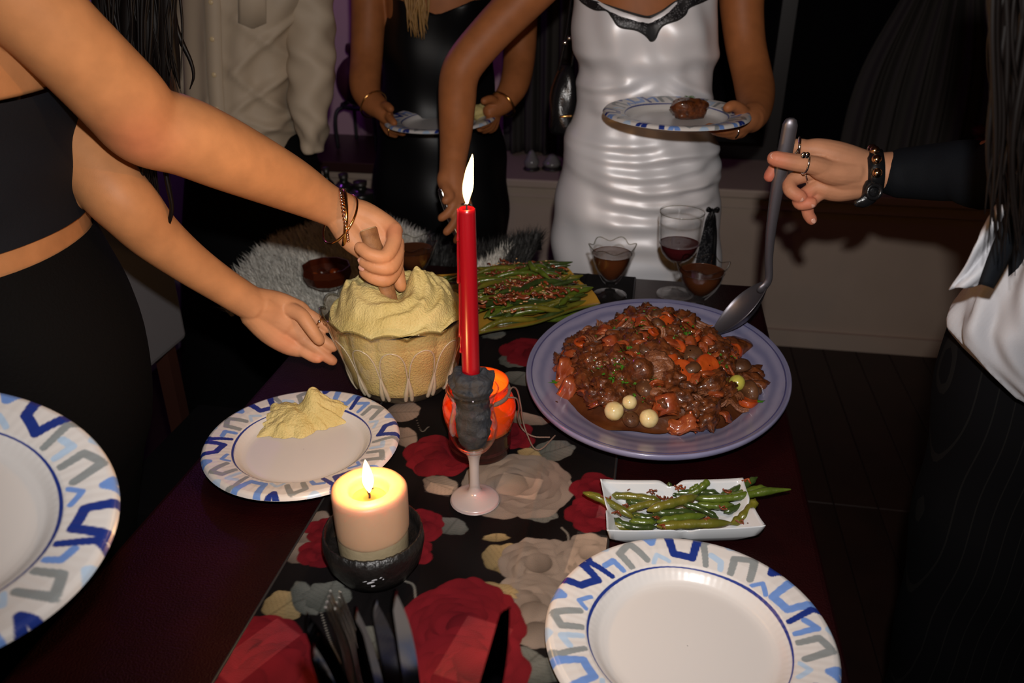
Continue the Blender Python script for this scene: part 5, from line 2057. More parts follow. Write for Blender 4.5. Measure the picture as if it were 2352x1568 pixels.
def lace_mat():
    m = mat('black_lace', (.008, .008, .010), .5)
    t = m.node_tree
    out = t.nodes['Material Output']
    b = t.nodes['Principled BSDF']
    tc = nd(t, 'ShaderNodeTexCoord')
    vo = nd(t, 'ShaderNodeTexVoronoi', feature='DISTANCE_TO_EDGE', Scale=190.0)
    no = nd(t, 'ShaderNodeTexNoise', Scale=45.0, Detail=2.0)
    t.links.new(tc.outputs['Object'], vo.inputs['Vector'])
    t.links.new(tc.outputs['Object'], no.inputs['Vector'])
    a = nd(t, 'ShaderNodeMath', operation='LESS_THAN')
    a.inputs[1].default_value = .13
    t.links.new(vo.outputs[0], a.inputs[0])
    c = nd(t, 'ShaderNodeMath', operation='GREATER_THAN')
    c.inputs[1].default_value = .56
    t.links.new(no.outputs[0], c.inputs[0])
    mx = nd(t, 'ShaderNodeMath', operation='MAXIMUM')
    t.links.new(a.outputs[0], mx.inputs[0])
    t.links.new(c.outputs[0], mx.inputs[1])
    sc = nd(t, 'ShaderNodeMath', operation='MULTIPLY_ADD')
    sc.inputs[1].default_value = .30
    sc.inputs[2].default_value = .68
    t.links.new(mx.outputs[0], sc.inputs[0])
    tr = nd(t, 'ShaderNodeBsdfTransparent')
    ms = nd(t, 'ShaderNodeMixShader')
    t.links.new(sc.outputs[0], ms.inputs[0])
    t.links.new(tr.outputs[0], ms.inputs[1])
    t.links.new(b.outputs[0], ms.inputs[2])
    t.links.new(ms.outputs[0], out.inputs[0])
    return m


M['lace'] = lace_mat()
pe = person('woman in a white satin slip dress with black lace, holding tongs and a plate', (.27, 1.72, 0))
erows = [(-60, 1325, 1648, 1.71, .10), (0, 1318, 1642, 1.71, .108), (50, 1312, 1645, 1.71, .114), (100, 1315, 1643, 1.71, .114), (150, 1324, 1640, 1.71, .106), (200, 1328, 1636, 1.71, .100), (240, 1325, 1632, 1.71, .100), (300, 1306, 1640, 1.71, .110), (350, 1295, 1647, 1.71, .118),
         (400, 1285, 1650, 1.71, .124), (450, 1276, 1652, 1.71, .128), (500, 1271, 1653, 1.71, .128), (560, 1268, 1653, 1.71, .126), (620, 1272, 1653, 1.71, .124), (690, 1280, 1652, 1.71, .120), (800, 1300, 1640, 1.71, .11)]
# folds: (row, height of the middle, sag towards the sides, tilt, amplitude, thickness, centre, reach)
zrow = lambda py: aty(1480, py, 1.60)[2]
FOLDS = [(335, .020, .014, .0060, .011, -.45, .60), (368, .026, .010, .0085, .012, -.25, .80), (402, .030, .004, .0100, .013, -.05, .85), (436, .034, -.004, .0105, .013, .05, .85), (470, .030, -.010, .0080, .012, .15, .70), (352, .010, -.016, .0060, .010, .6, .45), (420, .012, -.022, .0060, .010, .65, .40),
         (512, .016, .002, .0055, .015, .10, .70), (560, .010, .004, .0040, .018, .15, .60), (610, .006, 0, .0035, .020, .05, .5),
         (180, .03, .055, .0075, .012, -.60, .40), (208, .035, .060, .0085, .012, -.50, .45), (238, .03, .050, .0075, .011, -.40, .45), (168, -.02, -.045, .0060, .011, .62, .40), (196, -.03, -.060, .0075, .012, .58, .42), (226, -.03, -.060, .0070, .011, .50, .42),
         (128, .012, .02, .0045, .014, -.75, .3), (118, .0, -.02, .0045, .014, .75, .3), (150, .004, .006, .0040, .016, .1, .4)]


def satin_disp(th, z, cx, sy):
    f = 0 * th
    for (py, sag, tilt, amp, thk, c, w) in FOLDS:
        z0 = zrow(py) + sag * (cx ** 2) * 1.0 + tilt * cx
        f = f + 1.25 * amp * (np.exp(-((z - z0) / thk) ** 2) - .55 * np.exp(-((z - z0 + thk * 1.9) / (thk * 1.1)) ** 2)) * np.exp(-((cx - c) / w) ** 4) * (sy < .15)
    f = f + .018 * np.exp(-((z - zrow(70)) / .045) ** 2) * (np.exp(-((cx - .47) / .30) ** 2) + np.exp(-((cx + .47) / .30) ** 2)) * (sy < 0)
    return f + .002 * np.sin(z * 60 + 4 * cx) + .0015 * np.sin(cx * 17 + z * 25)


de = Loft(erows, 150, 14, satin_disp)
vtop = [(1290, -60), (1345, -12), (1393, 13), (1427, 26), (1471, 39), (1492, 43), (1518, 30), (1545, 11), (1566, -4), (1640, -60)]
vx = [aty(x, y, 1.60)[0] for x, y in vtop]
vz = [aty(x, y, 1.60)[2] for x, y in vtop]
V, F = de.shape(False)
fr_ = V[:, 1] < 1.71
V[:, 2] = np.where(fr_, np.minimum(V[:, 2], np.interp(V[:, 0], vx, vz)), np.minimum(V[:, 2], zrow(-10)))
wear(pe, mesh('dress', V, F, M['satin'], None))
upper = cr([(1300, -45), (1345, -6), (1393, 11), (1427, 22), (1471, 35), (1492, 37), (1518, 26), (1545, 7), (1566, -6), (1640, -60)], 8)
lower = cr([(1325, -8), (1341, 8), (1367, 22), (1393, 24), (1406, 39), (1423, 61), (1462, 69), (1484, 82), (1495, 94), (1505, 89), (1514, 69), (1527, 56), (1558, 45), (1575, 32), (1584, 17), (1622, 0), (1655, -20)], 8)


def resamp(P, n):
    s = np.concatenate([[0], np.cumsum(np.hypot(*np.diff(P, axis=0).T))])
    t = np.linspace(0, s[-1], n)
    return np.stack([np.interp(t, s, P[:, 0]), np.interp(t, s, P[:, 1])], 1)


# both edges meet at the point of the V
n1, n2 = 60, 60
iu, il = int(np.argmax(upper[:, 1])), int(np.argmax(lower[:, 1]))
up2 = np.concatenate([resamp(upper[:iu + 1], n1), resamp(upper[iu:], n2)[1:]])
lo2 = np.concatenate([resamp(lower[:il + 1], n1), resamp(lower[il:], n2)[1:]])
nw = 7
V = []
sc = [de.V[:, 1].min()]


def on_dress(px, py, off):
    # nearest dress vertex in the picture gives the distance
    return de.at(px, py, off)


_DV = de.V[de.V[:, 1] < 1.71]


def drape(px, py, off):
    Y = 1.60
    for _ in range(3):
        p = aty(px, py, Y)
        d2 = (_DV[:, 0] - p[0]) ** 2 + (_DV[:, 2] - p[2]) ** 2
        w = np.exp(-d2 / .004 ** 2) + 1e-12 * np.exp(-d2 / .02 ** 2)
        Y = float((w * _DV[:, 1]).sum() / w.sum()) - off
    return aty(px, py, Y)


for a, b in zip(up2, lo2):
    for i in range(nw):
        q = a + (b - a) * i / (nw - 1)
        V.append(drape(q[0], q[1], .0035))
o = lt_ = wear(pe, mesh('lace_trim', np.array(V), gridf(nw, len(up2)), M['lace'], None))
o['label'] = 'black scalloped lace trim'
for edge, r_ in ((lo2, .0016), (up2, .0012)):
    fit_on(lt_, mesh('lace_edge', *tube([drape(x, y, .004) for x, y in edge[::2]], r_, 6, 2), M['black_thread'], None))
# lace inset and bow at the slit
V = []
for py in np.linspace(478, 700, 24):
    w = np.interp(py, [478, 500, 600, 700], [2, 12, 24, 30])
    cx_ = np.interp(py, [478, 600, 700], [1636, 1622, 1612])
    for s in np.linspace(-1, 1, 6):
        V.append(drape(min(cx_ + w * s, 1648), py, .004))
wear(pe, mesh('lace_inset', np.array(V), gridf(6, 24), M['lace'], None))
bw = drape(1636, 484, .010)
for s in (-1, 1):
    wear(pe, mesh('bow_loop', *tube([bw, bw + np.array([s * .009, -.004, .007]), bw + np.array([s * .011, -.003, .001]), bw + np.array([s * .002, 0, -.001])], [.0018, .0030, .0026, .0014], 8, 4), M['black_satin'], None))
    wear(pe, mesh('bow_tail', *tube([bw, bw + np.array([s * .003, -.003, -.014]), bw + np.array([s * .006 - .004, -.001, -.034])], [.0015, .0024, .0016], 8, 4), M['black_satin'], None))
wear(pe, mesh('slit_ribbon', *tube([drape(x, y, .005) for x, y in ((1638, 490), (1642, 530), (1640, 580), (1636, 640))], [.002, .0045, .005, .004], 8, 4), M['black_satin'], None))
for x0, x1 in ((1338, 1335), (1628, 1632)):
    wear(pe, mesh('strap', *tube([drape(x0, -20, .004), J(x1, -90, 1.66), J((x1 + 1480) / 2, -190, 1.70)], .0030, 6, 4), M['black_thread'], None))

armR = limb([(1335, -150, 1.72, .052), (1270, -75, 1.70, .047), (1200, 0, 1.685, .0425), (1130, 72, 1.672, .0395), (1072, 140, 1.66, .0385), (1054, 180, 1.65, .0380), (1050, 230, 1.63, .0370), (1047, 300, 1.60, .0325), (1042, 355, 1.565, .0275), (1038, 395, 1.545, .0255)], 20)
hR = [limb([(1040, 380, 1.55, .0258), (1040, 410, 1.535, .0250), (1042, 440, 1.52, .0215)]),
      limb([(1030, 395, 1.54, .018), (1022, 415, 1.525, .0155), (1030, 440, 1.51, .012)]),
      limb([(1046, 400, 1.54, .020), (1060, 430, 1.525, .0155), (1066, 455, 1.515, .0125)]),
      finger([(1020, 412, 1.525), (1026, 435, 1.505), (1034, 450, 1.495), (1024, 460, 1.487)], .0108, .0086),
      finger([(1048, 436, 1.52), (1044, 465, 1.498), (1030, 488, 1.488), (1014, 500, 1.486)], .0100, .0080),
      finger([(1058, 445, 1.518), (1055, 485, 1.494), (1042, 514, 1.484), (1026, 532, 1.480)], .0100, .0080),
      finger([(1066, 452, 1.516), (1068, 498, 1.492), (1060, 530, 1.480), (1049, 552, 1.474)], .0096, .0076),
      finger([(1070, 455, 1.520), (1080, 490, 1.502), (1080, 520, 1.490), (1074, 540, 1.484)], .0088, .0072)]
armL = limb([(1655, -130, 1.74, .052), (1700, -60, 1.73, .0470), (1704, 20, 1.72, .0420), (1712, 100, 1.70, .0390), (1726, 165, 1.665, .0380), (1734, 205, 1.625, .0375), (1736, 238, 1.57, .0330), (1733, 262, 1.52, .0275), (1722, 274, 1.49, .0250)], 20)
hL = [limb([(1730, 266, 1.505, .0255), (1712, 276, 1.478, .0220), (1696, 282, 1.462, .0170)]),
      finger([(1712, 262, 1.478), (1700, 250, 1.462), (1684, 243, 1.450), (1672, 247, 1.442)], .0115, .0090),
      finger([(1700, 285, 1.465), (1676, 297, 1.440), (1650, 297, 1.425), (1628, 293, 1.415)], .0100, .0082),
      finger([(1704, 290, 1.470), (1682, 304, 1.450), (1660, 304, 1.438), (1640, 299, 1.430)], .0100, .0082),
      finger([(1710, 292, 1.476), (1692, 308, 1.460), (1674, 308, 1.450), (1660, 302, 1.445)], .0096, .0078),
      finger([(1716, 292, 1.482), (1704, 306, 1.472), (1694, 308, 1.466), (1684, 304, 1.462)], .0088, .0072)]
chE = Loft([(-260, 1440, 1525, 1.71, .055), (-190, 1420, 1545, 1.71, .065), (-130, 1345, 1630, 1.71, .085), (-60, 1332, 1645, 1.71, .096), (0, 1326, 1636, 1.71, .103), (60, 1322, 1634, 1.71, .105), (120, 1330, 1628, 1.71, .100), (200, 1340, 1622, 1.71, .092)], 60, 4)
ecore = tube([J(1482, 100, 1.71), J(1482, 300, 1.71), (.26, 1.71, .62)], [.07, .06, .06], 14, 3)
elegs = [tube([(.27 + s_ * .055, 1.71, .66), (.27 + s_ * .075, 1.71, .45), (.27 + s_ * .08, 1.72, .25), (.27 + s_ * .08, 1.73, .09), (.27 + s_ * .085, 1.69, .035), (.27 + s_ * .095, 1.60, .025)], [.07, .052, .048, .034, .032, .022], 14, 4) for s_ in (-1, 1)]
flesh(pe, [armR, armL, chE.shape(), ecore] + elegs + hR + hL, 'skin_deep_dim', .0028, 2, [((1045, 470, 1.50), .07, (1.15, 1.25, 1.5)), ((1700, 275, 1.46), .06, (1.12, 1.2, 1.45))],
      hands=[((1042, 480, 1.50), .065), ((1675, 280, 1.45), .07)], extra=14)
wear(pe, mesh('ring', *torus(J(1068, 472, 1.503), (.0, -.5, -.8), .0115, .0022, 32), M['silver'], None))
wear(pe, mesh('ring', *torus(J(1688, 301, 1.455), (-1, -.3, .1), .0112, .0022, 32), M['silver'], None))
plateE.location = tuple(aty(1553, 258, 1.475) - np.array([0, 0, .018]))
plateE.rotation_euler = (R(0), R(-1), 2.0)
V, F = lump(91, (.034, .022, .020), .25, 1.3, 34, 20, .35)
p = aty(1582, 252, 1.49)
o = mesh('beef_chunk', V, F, M['beef'], None, loc=(p[0], p[1], p[2] + .002), rot=(0, 0, .15))
tag(o, 'large braised beef piece on the plate of the woman in satin', 'beef')
parts = []
for k in range(12):
    V, F = leaf_bit(rs.uniform(.002, .004), k)
    parts.append((V + p + np.array([rs.gauss(-.002, .007), rs.gauss(-.006, .006), .024]), F))
o = mesh('chopped_parsley', *merge(*parts), M['parsley'], None, smooth=False)
tag(o, 'green parsley flecks on the beef piece on the held plate', 'parsley', kind='stuff')

# tongs
tg = empty('tongs', tuple(J(1040, 530, 1.47)))
tag(tg, 'silver serving tongs held over the beans on the yellow platter', 'tongs')
t0 = np.array(tg.location)
for k, off in enumerate(((0, 0), (12, .018))):
    P = [J(x + off[0] * f, y, Y + off[1] * f) - t0 for x, y, Y, f in ((1012, 440, 1.503, 0), (1016, 455, 1.500, .3), (1027, 487, 1.494, .7), (1040, 522, 1.483, 1), (1056, 560, 1.470, 1), (1072, 600, 1.452, .8), (1085, 628, 1.440, .5))]
    V, F = tube(P, [.0062, .0066, .0066, .0060, .0058, .0064, .0080], 10, 4, flat=((.5, .8, .2), .3))
    mesh('tong_arm', V, F, M['silver'], tg)

# handbag on her shoulder
M['bag'] = mat('black_leather', (.008, .008, .009), .25, bump=(250, .3), spec=.55)
bag = empty('handbag', tuple(J(1300, 290, 1.78)))
tag(bag, 'small glossy black shoulder bag hanging beside the satin dress', 'handbag')
b0 = np.array(bag.location)
bl = Loft([(150, 1288, 1318, 1.78, .020), (170, 1276, 1322, 1.78, .035), (230, 1264, 1326, 1.78, .05), (285, 1258, 1325, 1.78, .055), (300, 1264, 1320, 1.78, .045)], 48, 5, lambda th, z, cx, sy: .003 * np.sin(z * 60 + 3 * cx), .7)
V, F = bl.shape()
mesh('bag_body', V - b0, F, M['bag'], bag)
for x0, x1 in ((1284, 1322), (1312, 1338)):
    mesh('strap', *tube([J(x0, 160, 1.78) - b0, J((x0 + x1) / 2, 60, 1.77) - b0, J(x1, -90, 1.74) - b0], .005, 8, 4, flat=((1, 0, 0), .5)), M['bag'], bag)
for q in ((1308, 88), (1298, 98)):
    mesh('stud', *blob(J(q[0], q[1], 1.755) - b0, (.005, .004, .005), 12, 8), M['silver'], bag)
mesh('buckle', *tube([J(1288, 268, 1.722) - b0, J(1312, 266, 1.722) - b0], .0026, 8, 1), M['gold'], bag)

# ---------------------------------------------------------------- the guest with the ladle
pf = person('guest in a white shirt, dark jacket and pinstripe trousers serving with the ladle', (.62, .80, 0))
M['shirt_white'] = mat('white_shirt', (.33, .33, .352), .6, bump=(900, .15))
M['jacket'] = mat('dark_jacket', (.0035, .0048, .007), .8, bump=(700, .25), spec=.15)


def pin():
    m = mat('pinstripe', (.010, .010, .012), .85, spec=.08)
    t = m.node_tree
    tc = nd(t, 'ShaderNodeTexCoord')
    wv = nd(t, 'ShaderNodeTexWave', wave_type='BANDS', bands_direction='X')
    wv.inputs['Scale'].default_value = 22.0
    wv.inputs['Distortion'].default_value = .0
    gt = nd(t, 'ShaderNodeMath', operation='GREATER_THAN')
    gt.inputs[1].default_value = .985
    mx = nd(t, 'ShaderNodeMix', data_type='RGBA')
    mx.inputs[6].default_value = (.0018, .0018, .0024, 1)
    mx.inputs[7].default_value = (.0060, .0058, .0058, 1)
    t.links.new(tc.outputs['Object'], wv.inputs['Vector'])
    t.links.new(wv.outputs[0], gt.inputs[0])
    t.links.new(gt.outputs[0], mx.inputs[0])
    t.links.new(mx.outputs[2], t.nodes['Principled BSDF'].inputs['Base Color'])
    return m


M['pinstripe'] = pin()
Yh = 1.130
armF = limb([(2330, 372, 1.02, .034), (2150, 395, 1.09, .030), (2060, 392, 1.118, .0268), (2010, 394, 1.128, .0255)], 20)
hF = [limb([(2040, 392, 1.12, .0262), (1985, 400, Yh, .0255), (1935, 400, Yh, .0250), (1905, 395, Yh, .0220)]),
      limb([(1990, 380, Yh, .020), (1930, 360, Yh, .020), (1880, 345, Yh + .004, .0165), (1852, 342, Yh + .006, .0130)]),
      limb([(1990, 420, Yh, .020), (1930, 432, Yh, .0190), (1890, 430, Yh, .0160)]),
      limb([(1960, 395, Yh - .006, .021), (1915, 395, Yh - .012, .0185), (1880, 388, Yh - .016, .0140)]),
      finger([(1905, 390, Yh - .014), (1862, 378, Yh - .020), (1820, 372, Yh - .020), (1780, 364, Yh - .016)], .0140, .0108),
      finger([(1862, 345, Yh + .006), (1836, 336, Yh + .012), (1812, 344, Yh + .018), (1790, 370, Yh + .018), (1768, 404, Yh + .012)], .0118, .0088),
      finger([(1872, 395, Yh + .004), (1848, 402, Yh + .006), (1818, 415, Yh + .004), (1815, 436, Yh - .008), (1838, 452, Yh - .014)], .0112, .0094),
      finger([(1885, 420, Yh), (1858, 440, Yh - .002), (1836, 456, Yh - .006), (1840, 468, Yh - .012), (1862, 466, Yh - .016)], .0108, .0090),
      finger([(1895, 438, Yh), (1874, 452, Yh - .002), (1856, 470, Yh - .004), (1856, 490, Yh - .006), (1864, 504, Yh - .008)], .0098, .0080)]
bf = Loft([(-100, 2420, 2700, .80, .11), (300, 2360, 2760, .80, .12), (560, 2330, 2760, .80, .12), (700, 2300, 2760, .80, .12), (800, 2260, 2760, .80, .12)], 40, 4)
fcore = tube([J(2330, 372, 1.02), np.array([.72, .86, 1.30]), np.array([.74, .80, 1.20]), np.array([.72, .80, .95])], [.034, .05, .06, .06], 16, 3)
RT = (1.12, .80, .86)
flesh(pf, [armF] + hF + [fcore], 'skin_pale', .0017, 2,
      [((1766, 408, Yh + .012), .018, (1.15, .62, .75)), ((1780, 366, Yh - .016), .020, RT), ((1836, 452, Yh - .012), .016, RT), ((1860, 468, Yh - .014), .014, RT), ((1864, 504, Yh - .008), .014, RT), ((1970, 410, Yh), .05, (1.08, 1.1, 1.12))],
      hands=[((1840, 410, Yh), .07)])
for tp in (((1780, 364, Yh - .016), (1820, 372, Yh - .020), (0, -.8, .6), .0080), ((1838, 452, Yh - .014), (1815, 440, Yh - .008), (.2, -1, -.3), .0056), ((1862, 466, Yh - .016), (1842, 468, Yh - .012), (.2, -1, -.3), .0052), ((1864, 504, Yh - .008), (1857, 490, Yh - .006), (.2, -1, -.2), .0048)):
    wear(pf, mesh('nail', *nailcap(*tp), M['nail'], None))
# rings
rg = wear(pf, mesh('ring', *torus(J(1850, 375, Yh - .020), (-1, .05, .1), .0140, .0016, 40), M['silver'], None))
for s in (-1, 1):
    fit_on(rg, mesh('ring_heart', *blob(J(1850 + 4 * s, 357, Yh - .030), (.0042, .0022, .0046), 12, 8), M['silver'], None))
wear(pf, mesh('ring', *torus(J(1836, 338, Yh + .012), (-1, .3, -.1), .0128, .0022, 40), M['silver'], None))
wear(pf, mesh('ring', *torus(J(1824, 354, Yh + .012), (-1, .3, .4), .0128, .0012, 40), M['silver'], None))
wear(pf, mesh('ring', *torus(J(1848, 402, Yh + .006), (-1, .1, -.5), .0122, .0013, 40), M['silver'], None))
M['stud'] = mat('stud_brass', (.62, .42, .24), .16, 1.0)
# studded cuff
cuffc, cn = J(2004, 396, 1.128), J(2060, 392, 1.118) - J(1950, 400, 1.13)
ce = cn / np.linalg.norm(cn)
cu1 = np.cross(ce, np.array([0, 1., 0]))
cu1 /= np.linalg.norm(cu1)
if cu1[2] < 0:
    cu1 = -cu1
cu2 = np.cross(cu1, ce)
if cu2[1] > 0:
    cu2 = -cu2          # towards the lens
V, n_ = [], 64
for (rr_, w_) in ((.0272, -.0105), (.0300, -.0108), (.0306, 0), (.0300, .0108), (.0272, .0105)):
    for k in range(n_):
        a_ = 2 * math.pi * k / n_
        V.append(cuffc + rr_ * (math.cos(a_) * cu1 * 1.04 + math.sin(a_) * cu2) + ce * w_)
wc_ = wear(pf, mesh('wrist_cuff', np.array(V), gridf(n_, 5, True), M['bag'], None))
cst = lambda deg: cuffc + .0312 * (math.cos(R(deg)) * cu1 * 1.04 + math.sin(R(deg)) * cu2)
for deg in (-60, -25, 10, 42, 75):
    V, F = blob((0, 0, 0), (.0068, .0068, .0068), 16, 10)
    fit_on(wc_, mesh('stud', V + cst(deg), F, M['stud'], None))
fit_on(wc_, mesh('cuff_strap', *tube([J(2000, 428, 1.10), J(1998, 450, 1.095), J(1985, 462, 1.092), J(1972, 466, 1.092)], [.010, .011, .009, .006], 10, 4, flat=((.3, 1, 0), .45)), M['bag'], None))
fit_on(wc_, mesh('snap', *torus(J(2008, 440, 1.088), (0, -1, .2), .009, .003, 32), M['bag'], None))
# jacket sleeve
slf = tube([J(2062, 398, 1.12), J(2110, 396, 1.105), J(2200, 392, 1.07), J(2330, 380, 1.01), (.70, .90, 1.26), (.74, .84, 1.36)], [.0335, .036, .040, .044, .06, .07], 40, 8)
V, F = slf
V = V + (.0028 * nz(V, 28, 3, 3))[:, None] * np.array([0, -1, .6])
wear(pf, mesh('jacket_sleeve', V, F, M['jacket'], None))


def wsh(th, z, cx, sy):
    return .0045 * np.sin(th * 14 + z * 30) * (sy < .3) + .0025 * np.sin(z * 60 + th * 9) + .0016 * np.sin(z * 150 + th * 23)


ws = Loft([(380, 2360, 2790, .745, .062), (470, 2345, 2790, .745, .064), (560, 2318, 2790, .745, .066), (640, 2262, 2780, .745, .068), (700, 2226, 2780, .745, .070), (745, 2198, 2780, .745, .070), (800, 2205, 2780, .745, .070), (860, 2245, 2780, .745, .070), (930, 2320, 2780, .745, .070)], 160, 9, wsh)
V, F = ws.shape(False)
hx = [aty(x, y, .70)[0] for x, y in ((2150, 700), (2196, 752), (2240, 812), (2290, 872), (2345, 925), (2480, 985), (2800, 1040))]
hz_ = [aty(x, y, .70)[2] for x, y in ((2150, 700), (2196, 752), (2240, 812), (2290, 872), (2345, 925), (2480, 985), (2800, 1040))]
V[:, 2] = np.maximum(V[:, 2], np.interp(V[:, 0], hx, hz_))
wear(pf, mesh('shirt', V, F, M['shirt_white'], None))


def fdrape(px, py, off, VV=ws.V[ws.V[:, 1] < .745]):
    Y = .68
    for _ in range(3):
        p = aty(px, py, Y)
        d2 = (VV[:, 0] - p[0]) ** 2 + (VV[:, 2] - p[2]) ** 2
        w = np.exp(-d2 / .006 ** 2) + 1e-12 * np.exp(-d2 / .03 ** 2) + 1e-300
        Y = float((w * VV[:, 1]).sum() / w.sum()) - off
    return aty(px, py, Y)


# open shirt front flap hanging free
P0 = [(2290, 470), (2262, 520), (2240, 560), (2216, 610), (2178, 664)]
P1 = [(2352, 470), (2322, 540), (2300, 590), (2268, 640), (2240, 656)]
V = []
for a, b in zip(cr(P0, 5), cr(P1, 5)):
    for i in range(8):
        q = a + (b - a) * i / 7
        V.append(J(q[0], q[1], .672 + .005 * math.sin(i * 1.1 + q[1] * .03)))
o = wear(pf, mesh('shirt_flap', np.array(V), gridf(8, len(V) // 8), M['shirt_white'], None))
sm = o.modifiers.new('thick', 'SOLIDIFY')
sm.thickness = .0016
V = []
for a, b in zip(cr([(2330, 440), (2300, 520), (2275, 585), (2255, 650)], 5), cr([(2380, 450), (2340, 530), (2310, 600), (2275, 660)], 5)):
    for i in range(5):
        q = a + (b - a) * i / 4
        V.append(J(q[0], q[1], .660 - .004 * math.sin(i)))
o = wear(pf, mesh('jacket_lapel', np.array(V), gridf(5, len(V) // 5), M['jacket'], None))
sm = o.modifiers.new('thick', 'SOLIDIFY')
sm.thickness = .003
jk = Loft([(-260, 2470, 2690, .75, .05), (-150, 2430, 2730, .75, .066), (0, 2385, 2790, .75, .074), (200, 2365, 2800, .75, .076), (380, 2356, 2800, .75, .076), (470, 2350, 2800, .75, .078)], 64, 6, lambda th, z, cx, sy: .003 * np.sin(z * 40 + 3 * th))
wear(pf, mesh('jacket_body', *jk.shape(), M['jacket'], None))
V = []
for py in (420, 500, 560, 640):
    for px in (2316, 2360, 2420, 2500):
        V.append(fdrape(px + max(0, (560 - py)) * .05, py, .010))
wear(pf, mesh('jacket_front', np.array(V), gridf(4, 4), M['jacket'], None))
wear(pf, mesh('button', *blob(fdrape(2327, 545, .012), (.0055, .002, .0055), 12, 6), M['button_white'] if 'button_white' in M else M['button'], None))
pt = Loft([(735, 2200, 2790, .80, .085), (780, 2186, 2790, .80, .088), (850, 2172, 2790, .80, .09), (950, 2156, 2790, .80, .095), (1100, 2130, 2780, .80, .10), (1300, 2090, 2760, .80, .10), (1568, 2045, 2740, .80, .10), (2200, 1900, 2600, .80, .10), (2900, 1800, 2400, .80, .10)], 90, 6, lambda th, z, cx, sy: .003 * np.sin(z * 34 + 3 * cx))
wear(pf, mesh('trousers', *pt.shape(False), M['pinstripe'], None))
_PV = pt.V[pt.V[:, 1] < .80]
fl_ = [fdrape(x, y, .006, _PV) for x, y in ((2215, 965), (2260, 930), (2310, 985), (2290, 1040))]
wear(pf, mesh('pocket_flap', np.array(fl_ + [p + np.array([0, .006, 0]) for p in fl_]), [(0, 1, 2, 3), (0, 4, 5, 1), (1, 5, 6, 2), (2, 6, 7, 3), (3, 7, 4, 0)], M['pinstripe'], None, smooth=False))
wear(pf, mesh('button', *blob(fdrape(2275, 1024, .012, _PV), (.0055, .002, .0055), 12, 6), M['bag'], None))
parts = []
for k in range(120):
    x0 = rs.uniform(2292, 2480)
    yb = rs.uniform(330, 640)
    ph = rs.uniform(0, 6)
    am = rs.uniform(6, 20)
    Y = rs.uniform(.60, .655)
    x1 = x0 - rs.uniform(-10, 30)
    r0 = rs.uniform(.0012, .0040)
    parts.append(strand([J(x0 + (x1 - x0) * t + am * math.sin(ph + 8 * t), -250 + (yb + 250) * t, Y) for t in np.linspace(0, 1, 11)], [r0 * f for f in (1, 1, 1, 1, 1, .95, .85, .7, .5, .3, .1)]))
o = wear(pf, mesh('hair', *merge(*parts), M['hair_dark'], None))
o['kind'] = 'stuff'
o['label'] = 'long black hair'

# ================================================================ BEHIND THE TABLE
# low bench draped with a black and white fur throw
bench = empty('bench', tuple(room(-.16, .22, 0)), -AX)
tag(bench, 'low dark bench behind the table under the fur throw', 'bench')
BZ = .60
mesh('seat', *box(-.50, .10, -.12, .12, BZ - .05, BZ), M['table_wood'], bench, smooth=False)
for sx in (-.46, .06):
    for sy in (-.09, .09):
        mesh('leg', *box(sx - .02, sx + .02, sy - .02, sy + .02, 0, BZ - .05), M['table_wood'], bench, smooth=False)
M['fur_hair'] = mat('fur_hair', (.5, .5, .5), .6, attr='tone')
fur = empty('fur_throw', tuple(room(-.16, .22, BZ)), -AX)
tag(fur, 'fluffy white and black fur throw draped over the bench', 'fur throw')
fc = np.array(fur.location)
nu, nv = 90, 40
ci, si = math.cos(-AX), math.sin(-AX)


def fur_h(u, v):
    e = max(abs((u + .06) / .50), abs(v / .21))
    return .035 + .085 * math.exp(-((u + .34) / .15) ** 2 - ((v - .06) / .12) ** 2) + .06 * math.exp(-((u - .08) / .12) ** 2) - .10 * max(0, abs(v) - .11) / .055 * .6


V = []
for j in range(nv):
    for i in range(nu):
        u, v = -.56 + .64 * i / (nu - 1), -.165 + .31 * j / (nv - 1)
        V.append((u, v, fur_h(u, v) + .006 * math.sin(u * 31) * math.sin(v * 27)))
V = np.array(V)


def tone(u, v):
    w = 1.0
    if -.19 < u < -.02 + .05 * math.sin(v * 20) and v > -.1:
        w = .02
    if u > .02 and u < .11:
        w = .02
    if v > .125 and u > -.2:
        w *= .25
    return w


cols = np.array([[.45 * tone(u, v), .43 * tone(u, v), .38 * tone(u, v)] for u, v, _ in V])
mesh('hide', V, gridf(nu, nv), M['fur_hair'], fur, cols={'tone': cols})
rs = random.Random(31)
HV, HF, HC = [], [], []
for k in range(26000):
    u, v = rs.uniform(-.56, .08), rs.uniform(-.165, .145)
    z = fur_h(u, v)
    a = rs.uniform(0, 6.3)
    ln = rs.uniform(.022, .045)
    dx = (u + .30) * .5 + .35 * math.cos(a)
    dy = v * 1.4 - .15 + .35 * math.sin(a)
    d = np.array([dx, dy, .75 + rs.uniform(-.2, .2)])
    d = d / np.linalg.norm(d) * ln
    p = np.array([u, v, z])
    w = np.array([math.cos(a + 1.57), math.sin(a + 1.57), 0]) * .0008
    n0 = len(HV)
    q = p + d * .55
    tp = p + d + np.array([dx, dy, -.4]) * .008
    HV += [p - w, p + w, q + w * .8, q - w * .8, tp]
    HF += [(n0, n0 + 1, n0 + 2, n0 + 3), (n0 + 3, n0 + 2, n0 + 4)]
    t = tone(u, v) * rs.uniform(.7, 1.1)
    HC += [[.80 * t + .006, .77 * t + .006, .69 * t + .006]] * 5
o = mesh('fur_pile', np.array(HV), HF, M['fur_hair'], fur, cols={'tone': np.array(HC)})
o['kind'] = 'stuff'

